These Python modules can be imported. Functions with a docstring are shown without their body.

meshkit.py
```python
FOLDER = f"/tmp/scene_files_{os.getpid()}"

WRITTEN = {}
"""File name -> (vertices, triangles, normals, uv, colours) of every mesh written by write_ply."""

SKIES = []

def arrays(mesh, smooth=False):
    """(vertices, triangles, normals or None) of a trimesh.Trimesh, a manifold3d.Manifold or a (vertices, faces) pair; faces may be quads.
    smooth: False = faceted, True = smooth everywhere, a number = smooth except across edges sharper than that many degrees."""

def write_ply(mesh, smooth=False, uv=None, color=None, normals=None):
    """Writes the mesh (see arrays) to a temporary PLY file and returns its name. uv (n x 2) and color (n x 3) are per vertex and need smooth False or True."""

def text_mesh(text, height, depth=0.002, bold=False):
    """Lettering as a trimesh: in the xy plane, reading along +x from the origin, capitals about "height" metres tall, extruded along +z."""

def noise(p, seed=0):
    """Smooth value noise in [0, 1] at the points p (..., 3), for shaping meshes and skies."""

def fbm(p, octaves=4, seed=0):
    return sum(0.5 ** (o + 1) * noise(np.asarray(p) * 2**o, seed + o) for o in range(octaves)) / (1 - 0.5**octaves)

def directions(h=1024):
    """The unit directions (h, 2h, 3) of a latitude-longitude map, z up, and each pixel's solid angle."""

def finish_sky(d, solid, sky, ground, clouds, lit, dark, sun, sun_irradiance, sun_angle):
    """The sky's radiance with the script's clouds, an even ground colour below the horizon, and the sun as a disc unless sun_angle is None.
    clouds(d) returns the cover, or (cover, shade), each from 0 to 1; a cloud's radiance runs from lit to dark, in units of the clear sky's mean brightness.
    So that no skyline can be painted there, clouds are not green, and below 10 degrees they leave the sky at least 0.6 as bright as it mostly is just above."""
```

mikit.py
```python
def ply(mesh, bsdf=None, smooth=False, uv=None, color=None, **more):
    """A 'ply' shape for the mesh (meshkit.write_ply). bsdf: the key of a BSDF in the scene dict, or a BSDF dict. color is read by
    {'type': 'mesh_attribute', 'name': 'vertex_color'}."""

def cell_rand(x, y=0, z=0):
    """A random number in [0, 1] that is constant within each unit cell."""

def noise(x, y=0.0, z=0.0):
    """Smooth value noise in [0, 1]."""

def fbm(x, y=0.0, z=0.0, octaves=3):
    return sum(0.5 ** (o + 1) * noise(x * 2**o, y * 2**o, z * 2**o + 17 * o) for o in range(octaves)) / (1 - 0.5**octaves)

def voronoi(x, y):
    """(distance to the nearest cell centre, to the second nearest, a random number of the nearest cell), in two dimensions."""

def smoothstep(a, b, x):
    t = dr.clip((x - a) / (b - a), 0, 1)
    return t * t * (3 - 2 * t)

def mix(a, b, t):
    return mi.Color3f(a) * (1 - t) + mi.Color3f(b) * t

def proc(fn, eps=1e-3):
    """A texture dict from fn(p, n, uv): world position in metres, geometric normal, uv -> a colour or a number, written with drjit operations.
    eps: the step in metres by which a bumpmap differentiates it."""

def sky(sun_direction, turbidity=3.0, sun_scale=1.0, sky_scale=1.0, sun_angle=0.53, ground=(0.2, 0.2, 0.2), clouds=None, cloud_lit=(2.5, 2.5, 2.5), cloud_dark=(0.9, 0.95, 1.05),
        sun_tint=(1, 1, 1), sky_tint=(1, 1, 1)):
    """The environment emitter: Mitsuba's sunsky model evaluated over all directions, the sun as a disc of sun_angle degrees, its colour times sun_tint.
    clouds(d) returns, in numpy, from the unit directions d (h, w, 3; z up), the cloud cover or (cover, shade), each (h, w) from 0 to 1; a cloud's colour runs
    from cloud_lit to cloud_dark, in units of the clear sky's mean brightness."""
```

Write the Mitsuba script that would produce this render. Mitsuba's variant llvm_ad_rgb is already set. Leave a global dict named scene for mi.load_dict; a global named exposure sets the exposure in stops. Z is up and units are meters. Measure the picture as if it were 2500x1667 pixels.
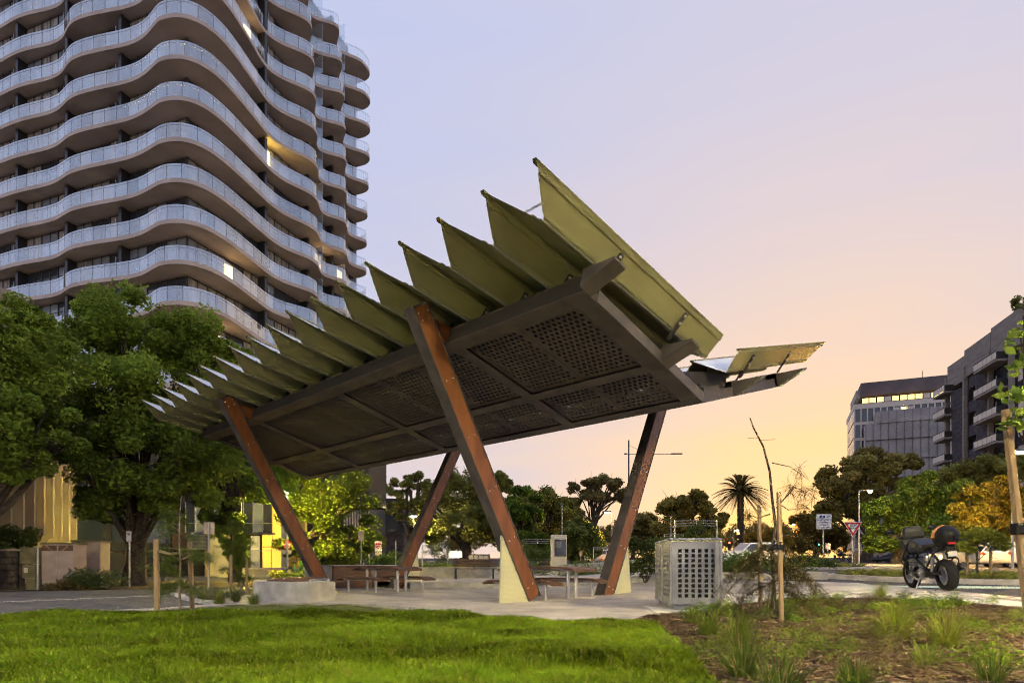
import math, random, numpy as np, trimesh, mitsuba as mi, mikit, meshkit
import drjit as dr
from scipy.interpolate import CubicSpline
T4 = mi.ScalarTransform4f
scene, labels = {}, {}
# ---------------------------------------------------------------- camera, sky, exposure
F, VH, CH = 1557.0, 1380.0, 0.78          # focal length and horizon of the 2500 px photograph, camera height
scene['camera'] = {'type': 'perspective', 'fov': 2*math.degrees(math.atan(1250/F)), 'fov_axis': 'x',
    'principal_point_offset_x': 0.0, 'principal_point_offset_y': (833.5-VH)/1667.0,
    'near_clip': 0.05, 'far_clip': 3000.0,
    'to_world': T4().look_at(origin=[0, 0, CH], target=[0, 10, CH], up=[0, 0, 1])}
SUN = np.array([0.44, 0.90, 0.03]); SUN /= np.linalg.norm(SUN)

def veil(d):
    """thin high cloud of the dusk sky: peach towards the set sun and the horizon, lavender overhead"""
    el = np.degrees(np.arcsin(np.clip(d[..., 2], -1, 1)))
    ca = d @ SUN
    wisp = meshkit.fbm(d*np.array([3, 3, 22]), 4, 5)-.5
    e0 = np.maximum(el, 0)
    warm = .58*np.clip(ca, 0, 1)**7+.40*np.exp(-e0/7)+.42*np.clip(ca, 0, 1)**26*np.exp(-e0/9)
    shade = np.clip(1-warm+wisp*(.07+.95*np.exp(-e0/7)), 0, 1)
    cover = np.clip(1-.065*np.clip(ca, 0, 1)**16*np.exp(-e0/5), 0, 1)
    return cover, shade

scene['sky_light'] = mikit.sky(SUN.tolist(), turbidity=3.5, sun_scale=0.0, sky_scale=1.0, ground=(0.16, 0.14, 0.12),
    clouds=veil, cloud_lit=(2.15, 1.30, .44), cloud_dark=(0.88, 0.96, 1.34), sky_tint=(1.0, 0.9, 0.75))
exposure = 5.2

# ---------------------------------------------------------------- helpers
_n = {}
def numbered(name):
    k = _n.get(name, 0); _n[name] = k+1
    return name if k == 0 else '%s_%03d' % (name, k)
def thing(name, label, cat, group=None):
    key = numbered(name); labels[key] = {'label': label, 'category': cat}
    if group: labels[key]['group'] = group
    return key
def part(parent, name, mesh, m, smooth=False, label=None, kind=None, color=None, light=None):
    key = numbered(parent+'__'+name)
    if isinstance(mesh, MB): mesh = mesh.get()
    d = mikit.ply(mesh, 'm_'+m, smooth=smooth, color=color)
    if light is not None: d['emitter'] = {'type': 'area', 'radiance': {'type': 'rgb', 'value': list(light)}}
    scene[key] = d
    if label or kind:
        labels[key] = {}
        if label: labels[key]['label'] = label
        if kind: labels[key]['kind'] = kind
    return key
def copy(parent, name, src, m=None):
    key = numbered(parent+'__'+name); d = dict(scene[src])
    if m is not None: d['to_world'] = m
    scene[key] = d; return key
def whole(name, mesh, m, label, cat=None, group=None, kind=None, smooth=False, color=None):
    key = numbered(name)
    if isinstance(mesh, MB): mesh = mesh.get()
    scene[key] = mikit.ply(mesh, 'm_'+m, smooth=smooth, color=color)
    labels[key] = {'label': label}
    if cat: labels[key]['category'] = cat
    if group: labels[key]['group'] = group
    if kind: labels[key]['kind'] = kind
    return key
class MB:
    """collects triangles into one mesh"""
    def __init__(s): s.v, s.f, s.n = [], [], 0
    def add(s, v, f):
        v = np.asarray(v, float); f = np.asarray(f, int)
        if f.shape[1] == 4: f = np.vstack([f[:, [0, 1, 2]], f[:, [0, 2, 3]]])
        s.v.append(v); s.f.append(f+s.n); s.n += len(v); return s
    def mesh(s, m): return s.add(m.vertices, m.faces)
    def box(s, c, size, ax=None):
        """box round c; ax: three rows, its axes"""
        h = np.asarray(size, float)/2
        q = np.array([[x, y, z] for x in (-1, 1) for y in (-1, 1) for z in (-1, 1)])*h
        if ax is not None: q = q @ np.asarray(ax, float)
        return s.add(q+np.asarray(c, float), [[0, 1, 3, 2], [4, 6, 7, 5], [0, 4, 5, 1], [2, 3, 7, 6], [0, 2, 6, 4], [1, 5, 7, 3]])
    def rbox(s, c, size, b=0.01, ax=None):
        """box with chamfered edges"""
        h = np.asarray(size, float)/2; b = min(b, *(h*.9)); pts = []
        for x in (-1, 1):
            for y in (-1, 1):
                for z in (-1, 1):
                    g = np.array([x, y, z])*h
                    for k in range(3):
                        o = np.array([x, y, z])*b; o[k] = 0; pts.append(g-o)
        hull = trimesh.convex.convex_hull(np.array(pts)); q = hull.vertices
        if ax is not None: q = q @ np.asarray(ax, float)
        return s.add(q+np.asarray(c, float), hull.faces)
    def tube(s, pts, r, n=8, cap=True):
        p = np.asarray(pts, float); r = np.broadcast_to(np.asarray(r, float), (len(p),))
        t = np.gradient(p, axis=0); t /= np.linalg.norm(t, axis=1, keepdims=True)+1e-12
        up = np.array([0, 0, 1.0]) if abs(t[:, 2]).mean() < .8 else np.array([1.0, 0, 0])
        a = np.cross(t, up); a /= np.linalg.norm(a, axis=1, keepdims=True)+1e-12; b = np.cross(t, a)
        ang = np.linspace(0, 2*np.pi, n, endpoint=False)
        v = p[:, None]+r[:, None, None]*(np.cos(ang)[None, :, None]*a[:, None]+np.sin(ang)[None, :, None]*b[:, None])
        i, j = np.meshgrid(np.arange(len(p)-1), np.arange(n), indexing='ij')
        f = np.stack([i*n+j, (i+1)*n+j, (i+1)*n+(j+1) % n, i*n+(j+1) % n], -1).reshape(-1, 4)
        s.add(v.reshape(-1, 3), f)
        if cap:
            for e, o in ((0, 1), (len(p)-1, -1)):
                s.add(v[e], [[0, k, k+1][::o] for k in range(1, n-1)])
        return s
    def prism(s, poly, vec):
        """a planar polygon (k x 3, convex or star-shaped from its middle) swept by vec"""
        p = np.asarray(poly, float); k = len(p); q = p+np.asarray(vec, float)
        c0, c1 = p.mean(0), q.mean(0)
        v = np.vstack([p, q, c0, c1]); f = []
        for i in range(k):
            j = (i+1) % k
            f += [[i, j, k+j], [i, k+j, k+i], [j, i, 2*k], [k+i, k+j, 2*k+1]]
        return s.add(v, f)
    def quad(s, a, b, c, d): return s.add([a, b, c, d], [[0, 1, 2, 3]])
    def lathe(s, prof, c=(0, 0, 0), n=16, ax=None):
        """profile of (radius, height) turned about z"""
        p = np.asarray(prof, float); ang = np.linspace(0, 2*np.pi, n, endpoint=False)
        v = np.stack([p[:, None, 0]*np.cos(ang), p[:, None, 0]*np.sin(ang), np.repeat(p[:, 1:2], n, 1)], -1)
        i, j = np.meshgrid(np.arange(len(p)-1), np.arange(n), indexing='ij')
        f = np.stack([i*n+j, i*n+(j+1) % n, (i+1)*n+(j+1) % n, (i+1)*n+j], -1).reshape(-1, 4)
        v = v.reshape(-1, 3)
        if ax is not None: v = v @ np.asarray(ax, float)
        return s.add(v+np.asarray(c, float), f)
    def ball(s, c, r, sub=2):
        m = trimesh.creation.icosphere(subdivisions=sub); return s.add(m.vertices*np.asarray(r)+np.asarray(c), m.faces)
    def get(s): return np.vstack(s.v), np.vstack(s.f)
def poly_mesh(poly, z0, z1):
    """plan polygon extruded from z0 to z1"""
    from shapely.geometry import Polygon
    m = trimesh.creation.extrude_polygon(Polygon(poly).buffer(0), z1-z0, engine='earcut'); m.apply_translation([0, 0, z0]); return m
def sm(x): x = np.clip(x, 0, 1); return x*x*(3-2*x)
def ground(x, y):
    x, y = np.asarray(x, float), np.asarray(y, float)
    gx = np.clip((x-.5)/8.5, 0, 1)
    return .26*gx*sm((y-6)/8)+.36*gx*sm((y-14)/14)+.0125*np.maximum(0, y-35)
def at(u, v, y):
    """the point of the place that the photograph's pixel (u, v) shows at distance y"""
    return np.array([(u-1250)/F*y, y, CH-(v-VH)/F*y])
def on_ground(u, y):
    x = (u-1250)/F*y; return np.array([x, y, float(ground(x, y))])
def gp(u, v, z=0.0):
    y = F*(CH-z)/(v-VH); return np.array([(u-1250)/F*y, y, z])
def rot(deg):
    a = math.radians(deg); return np.array([[math.cos(a), math.sin(a), 0], [-math.sin(a), math.cos(a), 0], [0, 0, 1.0]])

# ---------------------------------------------------------------- materials
def rgb(*c): return {'type': 'rgb', 'value': list(map(float, c))}
def mat(key, color, rough=.6, spec=.4, metallic=0.0, bump=None, bs=.003, **kw):
    d = {'type': 'principled', 'base_color': color if isinstance(color, dict) else rgb(*color), 'roughness': rough, 'metallic': metallic, **kw}
    if not metallic: d['specular'] = spec
    if bump is not None: d = {'type': 'bumpmap', 'arbitrary': bump, 'scale': bs, 'bsdf': d}
    scene['m_'+key] = {'type': 'twosided', 'bsdf': d}
    return key
nz, fb, mix, ss = mikit.noise, mikit.fbm, mikit.mix, mikit.smoothstep
def mottled(a, b, s, o=4, lo=.3, hi=.7):
    return mikit.proc(lambda p, n, uv: mix(a, b, ss(lo, hi, fb(p.x*s, p.y*s, p.z*s, o))))
VC = {'type': 'mesh_attribute', 'name': 'vertex_color'}
# ---------------------------------------------------------------- surfaces
mat('asphalt', mottled((.038, .035, .035), (.066, .060, .058), 6.0, 4), .85, .3)
mat('plaza_stone', mikit.proc(lambda p, n, uv: mix((.25, .22, .19), (.48, .43, .375), ss(.25, .75, .5*fb(p.x*3, p.y*3, p.z*3, 4)+.5*fb(p.x*.6, p.y*.6, 3, 4))*.65+.35*mikit.cell_rand(dr.floor((p.x*.7095-p.y*.7047)/.9), dr.floor((p.x*.7047+p.y*.7095)/.45))), ), .55, .4)
mat('joint_sand', (.10, .088, .075), .9, .2)
mat('street_stone', mikit.proc(lambda p, n, uv: mix((.075, .067, .064), (.15, .135, .125), fb(p.x*1.3, p.y*1.3, 0, 4)*.6+.4*mikit.cell_rand(dr.floor(p.x*1.6), dr.floor(p.y*1.6)))), .6, .4)
mat('light_joint', (.46, .42, .38), .9, .2)
mat('soil', mottled((.05, .055, .02), (.09, .10, .03), 9, 3), .95, .1)
mat('mulch', mikit.proc(lambda p, n, uv: mix((.03, .018, .012), (.16, .10, .062), ss(.3, .75, fb(p.x*28, p.y*55, 0, 3)))), .95, .1)
mat('kerb_stone', mottled((.36, .33, .30), (.5, .46, .41), 5, 4), .8, .3)
mat('white_paint', (.72, .70, .66), .6, .3)
mat('lane_green', mottled((.30, .40, .32), (.45, .55, .45), 8, 3), .8, .2)
mat('verge', mottled((.06, .045, .03), (.12, .085, .05), 8, 4), .95, .1)
mat('concrete', mottled((.36, .34, .30), (.52, .49, .43), 4, 5, .25, .75), .8, .3)
mat('grey_steel', mottled((.062, .053, .050), (.088, .075, .070), 3, 3), .5, .4)
mat('soffit_steel', mottled((.066, .053, .050), (.09, .074, .069), 1.5, 3), .55, .35)
mat('timber_infill', mikit.proc(lambda p, n, uv: mix((.10, .032, .010), (.26, .09, .025), fb(p.x*9, p.y*9, p.z*1.3, 4))), .42, .5)
mat('olive', mikit.proc(lambda p, n, uv: mix((.155, .152, .075), (.26, .255, .13), .55*fb(p.x*1.3, p.y*1.3, p.z*1.3, 4)+.45*fb((p.x+p.y)*2.2, (p.x-p.y)*26, p.z*9, 3))), .5, .4)
_ol = scene['m_olive']['bsdf']
scene['m_pan'] = {'type': 'twosided', 'front': {'type': 'principled', 'base_color': rgb(.68, .70, .72), 'roughness': .35, 'specular': .5}, 'back': dict(_ol)}
mat('cream', mikit.proc(lambda p, n, uv: mix((.54, .51, .31), (.64, .61, .38), ss(.2, .45, dr.abs(p.z*40-dr.floor(p.z*40)-.5)))), .5, .4)
mat('stainless', mottled((.50, .49, .47), (.60, .58, .55), 7, 3), .33, .5, metallic=.85)
mat('galvanised', mottled((.42, .40, .37), (.5, .48, .45), 6, 3), .45, .5, metallic=.6)
mat('brushed', mottled((.25, .255, .28), (.33, .335, .36), 2.5, 4), .38, .5, metallic=.55)
mat('bench_wood', mikit.proc(lambda p, n, uv: mix((.085, .042, .025), (.20, .105, .06), fb(p.x*7, p.y*7, p.z*40, 4))), .5, .4)
mat('pale_wood', mikit.proc(lambda p, n, uv: mix((.20, .135, .07), (.36, .26, .15), fb(p.x*60, p.y*60, p.z*4, 4))), .8, .2)
mat('black', (.009, .009, .010), .5, .2)
mat('dark', (.03, .027, .026), .6, .3)
mat('white', (.74, .72, .68), .5, .4)

# ---------------------------------------------------------------- the setting
from shapely.geometry import Polygon, box as sbox
def drape(poly, dz, step=1.0):
    P = Polygon(poly).buffer(0); x0, y0, x1, y1 = P.bounds; b = MB()
    for i in range(int(math.floor(x0/step)), int(math.ceil(x1/step))):
        for j in range(int(math.floor(y0/step)), int(math.ceil(y1/step))):
            g = P.intersection(sbox(i*step, j*step, (i+1)*step, (j+1)*step))
            for q in getattr(g, 'geoms', [g]):
                if q.geom_type != 'Polygon' or q.area < 1e-6: continue
                v, f = trimesh.creation.triangulate_polygon(q, engine='earcut')
                b.add(np.column_stack([v, ground(v[:, 0], v[:, 1])+dz]), f)
    return b
def strip(line, w, h, dz=0.0):
    """a kerb or painted line along a ground polyline, w wide, h high"""
    p = np.asarray(line, float); s = np.r_[0, np.cumsum(np.linalg.norm(np.diff(p, axis=0), axis=1))]
    q = np.linspace(0, s[-1], max(2, int(s[-1]/.6)+1)); p = np.column_stack([np.interp(q, s, p[:, k]) for k in (0, 1)])
    t = np.gradient(p, axis=0); t /= np.linalg.norm(t, axis=1, keepdims=True); nrm = np.column_stack([-t[:, 1], t[:, 0]])
    a, c = p+nrm*w/2, p-nrm*w/2; g = ground(p[:, 0], p[:, 1])+dz; k = len(p)
    v = np.vstack([np.column_stack([a, g]), np.column_stack([a, g+h]), np.column_stack([c, g+h]), np.column_stack([c, g])]); f = []
    for i in range(k-1):
        for m in range(3): f.append([m*k+i, m*k+i+1, (m+1)*k+i+1, (m+1)*k+i])
    f += [[0, k, 2*k, 3*k], [k-1, 4*k-1, 3*k-1, 2*k-1]]
    return MB().add(v, f)
def structure(name, mesh, m, label): return whole(name, mesh, m, label, kind='structure')
gx = np.r_[-900, -400, -200, -100, np.arange(-60, 61, 1.5), 100, 150, 200, 400, 900]
gy = np.r_[-60, -20, np.arange(-6, 45, 1.0), np.arange(45, 150, 5), 180, 250, 400, 900]
X, Y = np.meshgrid(gx, gy, indexing='ij'); ni, nj = X.shape
I, J = np.meshgrid(np.arange(ni-1), np.arange(nj-1), indexing='ij')
structure('ground', MB().add(np.stack([X, Y, ground(X, Y)], -1).reshape(-1, 3), np.stack([I*nj+J, (I+1)*nj+J, (I+1)*nj+J+1, I*nj+J+1], -1).reshape(-1, 4)), 'asphalt', 'dark asphalt roadway and ground stretching to the far trees')

LAWN = [gp(u, v)[:2] for u, v in ((0, 1515), (200, 1499), (385, 1492), (560, 1478), (640, 1474), (760, 1474), (900, 1476), (1000, 1482), (1100, 1497), (1180, 1513), (1260, 1520), (1400, 1521), (1540, 1522), (1600, 1531), (1650, 1572), (1705, 1635), (1760, 1710))]+[(1.15, 1.5), (1.1, -8), (-16, -8), (-15, 10.2)]
BED = [gp(1540, 1522)[:2]+[.03, .05], (1.95, 9.35), (2.45, 9.7), (3.2, 10.0), (3.7, 10.9), (5.2, 12.1), (6.1, 11.9), (7.3, 11.3), (7.9, 9.6), (8.6, 7.0), (9, 3), (9, -8), (1.1, -8), (1.15, 1.5)]+[gp(u, v)[:2] for u, v in ((1760, 1710), (1705, 1635), (1650, 1572), (1600, 1531))]
PLAZA = [(-6.0, 12.2), (-6.6, 14), (-7.2, 19), (-7.6, 21.4), (6.2, 21.4), (9.2, 17.0), (9.0, 12.8), (9.4, 9.6), (8.6, 8.8), (7.6, 10.4), (5, 10.5), (2, 8.4), (-2, 7.8), (-5, 9.2)]
structure('lawn_soil', drape(LAWN, .012), 'soil', 'grassy soil under the clipped lawn')
structure('garden_bed', drape(BED, .03), 'mulch', 'brown wood chip mulch of the garden bed at the right')
structure('plaza_bed', drape(PLAZA, .004), 'joint_sand', 'sandy bedding between the plaza pavers')
R2 = np.array([[.7095, -.7047, 0], [.7047, .7095, 0], [0, 0, 1.0]])
# plaza pavers: each a slab of its own, as far as they can be told apart
pl, near = structure('plaza_paving', drape([(q[0]*1.0, q[1]*1.0) for q in PLAZA], .002), 'joint_sand', 'pale stone paving of the plaza under the shelter'), []
PP = Polygon(PLAZA).buffer(-.02)
for i in range(-40, 40):
    for j in range(0, 60):
        c = np.array([(i+.5*(j % 2))*.9, j*.45])
        xy = c[0]*R2[0, :2]+c[1]*R2[1, :2]
        near.append((np.hypot(*xy), xy))
near.sort(key=lambda q: q[0]); cnt, rest = 0, MB()
from shapely.geometry import Point
LP, BP = Polygon(LAWN).buffer(-.3), Polygon(BED).buffer(-.3)
for dd, xy in near:
    q = np.array([[-.443, -.218], [.443, -.218], [.443, .218], [-.443, .218]])@R2[:2, :2]+xy
    g = Polygon(q).intersection(PP)
    if g.is_empty or g.area < .02 or g.geom_type != 'Polygon' or LP.contains(Point(xy)) or BP.contains(Point(xy)): continue
    c = np.array(g.convex_hull.exterior.coords)[:-1]; hz = ground(c[:, 0], c[:, 1])
    lo, hi = np.column_stack([c, hz-.02]), np.column_stack([c, hz+.012]); k = len(c)
    f = [[i, (i+1) % k, k+(i+1) % k] for i in range(k)]+[[i, k+(i+1) % k, k+i] for i in range(k)]+[[k, k+i, k+i+1] for i in range(1, k-1)]
    if cnt < 290: part(pl, 'paver', MB().add(np.vstack([lo, hi]), f), 'plaza_stone'); cnt += 1
    else: rest.add(np.vstack([lo, hi]), f)
if rest.n: part(pl, 'paver', rest, 'plaza_stone', kind='stuff')
# left street: large dark pavers with pale joints
STREET = [(-15, 10.6), (-7.25, 9.35), (-6.1, 10.9), (-5.9, 12.2), (-7.6, 14.5), (-8.3, 19), (-9, 22.8), (-15, 18.6), (-30, 13), (-30, 11)]
st = structure('street_paving', drape(STREET, .006), 'light_joint', 'dark grey paver street with pale joints at the left')
SP = Polygon(STREET).buffer(-.02); a = math.radians(-20); e1, e2 = np.array([math.cos(a), -math.sin(a)*1.0]), np.array([math.sin(a), math.cos(a)])
cells = []
for i in range(-60, 40):
    for j in range(-10, 50):
        cells.append(((i+.5*(j % 2))*.62*e1+j*.62*e2))
cells.sort(key=lambda q: np.hypot(*q)); cnt, rest = 0, MB()
for xy in cells:
    if xy[0] < -1.0*xy[1]-3 or xy[0] > 0 or xy[1] < 5: continue
    q = np.array([s*.294*e1+t*.294*e2 for s, t in ((-1, -1), (1, -1), (1, 1), (-1, 1))])+xy
    g = Polygon(q).intersection(SP)
    if g.is_empty or g.area < .02 or g.geom_type != 'Polygon': continue
    c = np.array(g.convex_hull.exterior.coords)[:-1]; k = len(c)
    lo, hi = np.column_stack([c, np.full(k, -.01)]), np.column_stack([c, np.full(k, .013)])
    f = [[i, (i+1) % k, k+(i+1) % k] for i in range(k)]+[[i, k+(i+1) % k, k+i] for i in range(k)]+[[k, k+i, k+i+1] for i in range(1, k-1)]
    if cnt < 290: part(st, 'paver', MB().add(np.vstack([lo, hi]), f), 'street_stone'); cnt += 1
    else: rest.add(np.vstack([lo, hi]), f)
if rest.n: part(st, 'paver', rest, 'street_stone', kind='stuff')
structure('verge', drape([(-60, 26), (-30, 14), (-15.5, 18.9), (-9.2, 23.1), (-6.5, 24), (-6.5, 27), (-14, 30), (-60, 60)], .014), 'verge', 'bare leaf strewn earth below the trees across the street')
structure('lawn_kerb', strip([gp(u, v)[:2]+[0, .16] for u, v in ((-400, 1548), (0, 1516), (200, 1499), (385, 1491), (520, 1480))], .22, .035), 'kerb_stone', 'pale concrete edging between lawn and paver street')
structure('street_line', strip([gp(u, v)[:2] for u, v in ((-200, 1476), (0, 1471), (200, 1463), (360, 1456), (470, 1450))], .13, .006, .011), 'kerb_stone', 'pale stone drainage line across the paver street')
structure('island_kerb', strip([gp(u, v)[:2] for u, v in ((425, 1452), (450, 1462), (490, 1472), (560, 1474))], .2, .06), 'kerb_stone', 'rounded pale kerb of the small planting strip')
structure('path', drape([(3.7, 10.9), (5.2, 12.1), (6.1, 11.9), (7.3, 11.3), (7.9, 9.6), (8.6, 7.0), (9.4, 7.2), (8.9, 9.9), (8.2, 12.0), (6.6, 13.0), (4.5, 13.4)], .018), 'kerb_stone', 'pale concrete footpath curving round the garden bed')
structure('path_kerb', strip([(4.5, 13.5), (6.65, 13.05), (8.25, 12.05), (8.98, 9.95), (9.5, 7.2)], .16, .05), 'kerb_stone', 'concrete kerb between footpath and road')
# road islands with kerbs and grass
def island(pts, h, lab, gl):
    P = Polygon(pts)
    s = structure('traffic_island', drape([tuple(c) for c in P.exterior.coords[:-1]], h, 2.0), 'verge', lab)
    structure('island_kerb', strip(list(P.exterior.coords), .2, h+.012), 'kerb_stone', gl)
ISL = [[(9.6, 19.3), (10.6, 17.4), (12.5, 16.1), (16, 14.9), (24, 13.2), (27, 14), (24, 16.4), (15, 19.2), (10.6, 20.2)],
       [(8.6, 27), (11, 25.6), (14.6, 26.2), (15.3, 27.2), (14.2, 28.6), (9, 30.5)],
       [(16, 44), (60, 40), (70, 46), (22, 50)]]
island(ISL[0], .13, 'raised median planted with low grass beyond the motorcycle', 'long pale kerb of the median beyond the motorcycle')
island(ISL[1], .10, 'small planted island that carries the road signs', 'pale rounded kerb round the island of the road signs')
island(ISL[2], .12, 'grass verge in front of the parked cars far right', 'far pale kerb before the parked cars')
structure('bike_lane', drape([(8.3, 15.8), (9.6, 14.6), (14, 13.4), (22, 11.2), (22, 12.6), (14, 14.5), (11, 15.6)], .005), 'lane_green', 'pale green painted lane behind the motorcycle')
structure('road_marking', strip([(4.6, 19.4), (6, 17.6), (8.2, 15.9), (9.6, 15.6)], .22, .006), 'white_paint', 'white line painted along the road edge')
structure('road_marking', strip([(5.2, 24.0), (7.2, 22.2), (9.3, 20.8)], .3, .006), 'white_paint', 'white painted line ahead of the sign island')
structure('road_marking', strip([(11, 22.6), (15, 21.6), (21, 20.2)], .25, .006), 'white_paint', 'white lane line beyond the planted median')
structure('far_lawn', drape([(-6, 36), (8, 36), (12, 60), (8, 110), (-30, 110), (-20, 60)], .01, 6.0), 'soil', 'distant park grass behind the plaza')

# ---------------------------------------------------------------- the shelter
A0 = np.array([-9.63768, 20.80494, 4.8789]); L = np.array([.70950556, -.70469984, 0]); Th = np.array([.70469984, .70950556, 0]); Zv = np.array([0, 0, 1.0])
def frame(sl):
    Tt = Th*math.cos(sl)-Zv*math.sin(sl); return Tt, Th*math.sin(sl)+Zv*math.cos(sl)
TS, NS = frame(.279); TF, NF = frame(.186)
MID = 3.374
def flip(P):
    P = np.asarray(P, float); return P-2*(((P-A0)@Th)-MID)[..., None]*Th
def S(s, t, n=0): return A0+L*s+TS*t+NS*n
FO = A0+NS*.4
TG, NG = frame(.27)
def Fp(s, t, n=0, far=False): return (FO+Zv*.065+L*s+TG*t+NG*n) if far else (FO+L*s+TF*t+NF*n)
def prismS(b, s0, s1, t0, t1, n0, n1, far=False):
    q = np.array([S(s, t, n) for s in (s0, s1) for t in (t0, t1) for n in (n0, n1)])
    if far: q = flip(q)
    return b.add(q, [[0, 1, 3, 2], [4, 6, 7, 5], [0, 4, 5, 1], [2, 3, 7, 6], [0, 2, 6, 4], [1, 5, 7, 3]])
sh = thing('shelter', 'large steel picnic shelter with a sawtooth olive roof on four slanted rust brown legs', 'shelter')
XS = (0.0, 3.33, 7.73, 12.2, 15.25); TM = 2.03
def taper(b, t0, t1, far=False):      # cantilevered beam end
    q = np.array([S(15.43, t0, 0), S(15.43, t1, 0), S(15.43, t0, .3), S(15.43, t1, .3), S(16.02, t0, .3), S(16.02, t1, .3), S(16.02, t0, .26), S(16.02, t1, .26)])
    if far: q = flip(q)
    b.add(q, [[0, 1, 3, 2], [2, 3, 5, 4], [4, 5, 7, 6], [0, 6, 7, 1]]); b.add(q, [[0, 2, 6], [2, 4, 6], [1, 7, 3], [3, 7, 5]])
for far in (False, True):
    for t0, t1, web in ((-.30, 0, -.28), (TM-.11, TM+.11, TM), (3.30, 3.505, 3.4)):
        b = MB(); prismS(b, -.35, 15.43, t0, t1, 0, .018, far); prismS(b, -.35, 15.43, t0, t1, .30, .318, far)
        if t0 < 3: taper(b, web-.14, web+.14, far)
        k = part(sh, 'long_beam', b, 'grey_steel'); b = MB(); prismS(b, -.35, 15.43, web-.008, web+.008, .0185, .2995, far); part(k, 'web', b, 'dark')
    for i, s in enumerate(XS):
        w = .13 if i < 4 else .18; b = MB()
        for t0, t1 in ((0.002, TM-.112), (TM+.112, 3.298)):
            prismS(b, s-w, s+w, t0, t1, .003, .02, far); prismS(b, s-.008, s+.008, t0, t1, .02, .297, far)
        part(sh, 'cross_beam', b, 'grey_steel')
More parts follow.
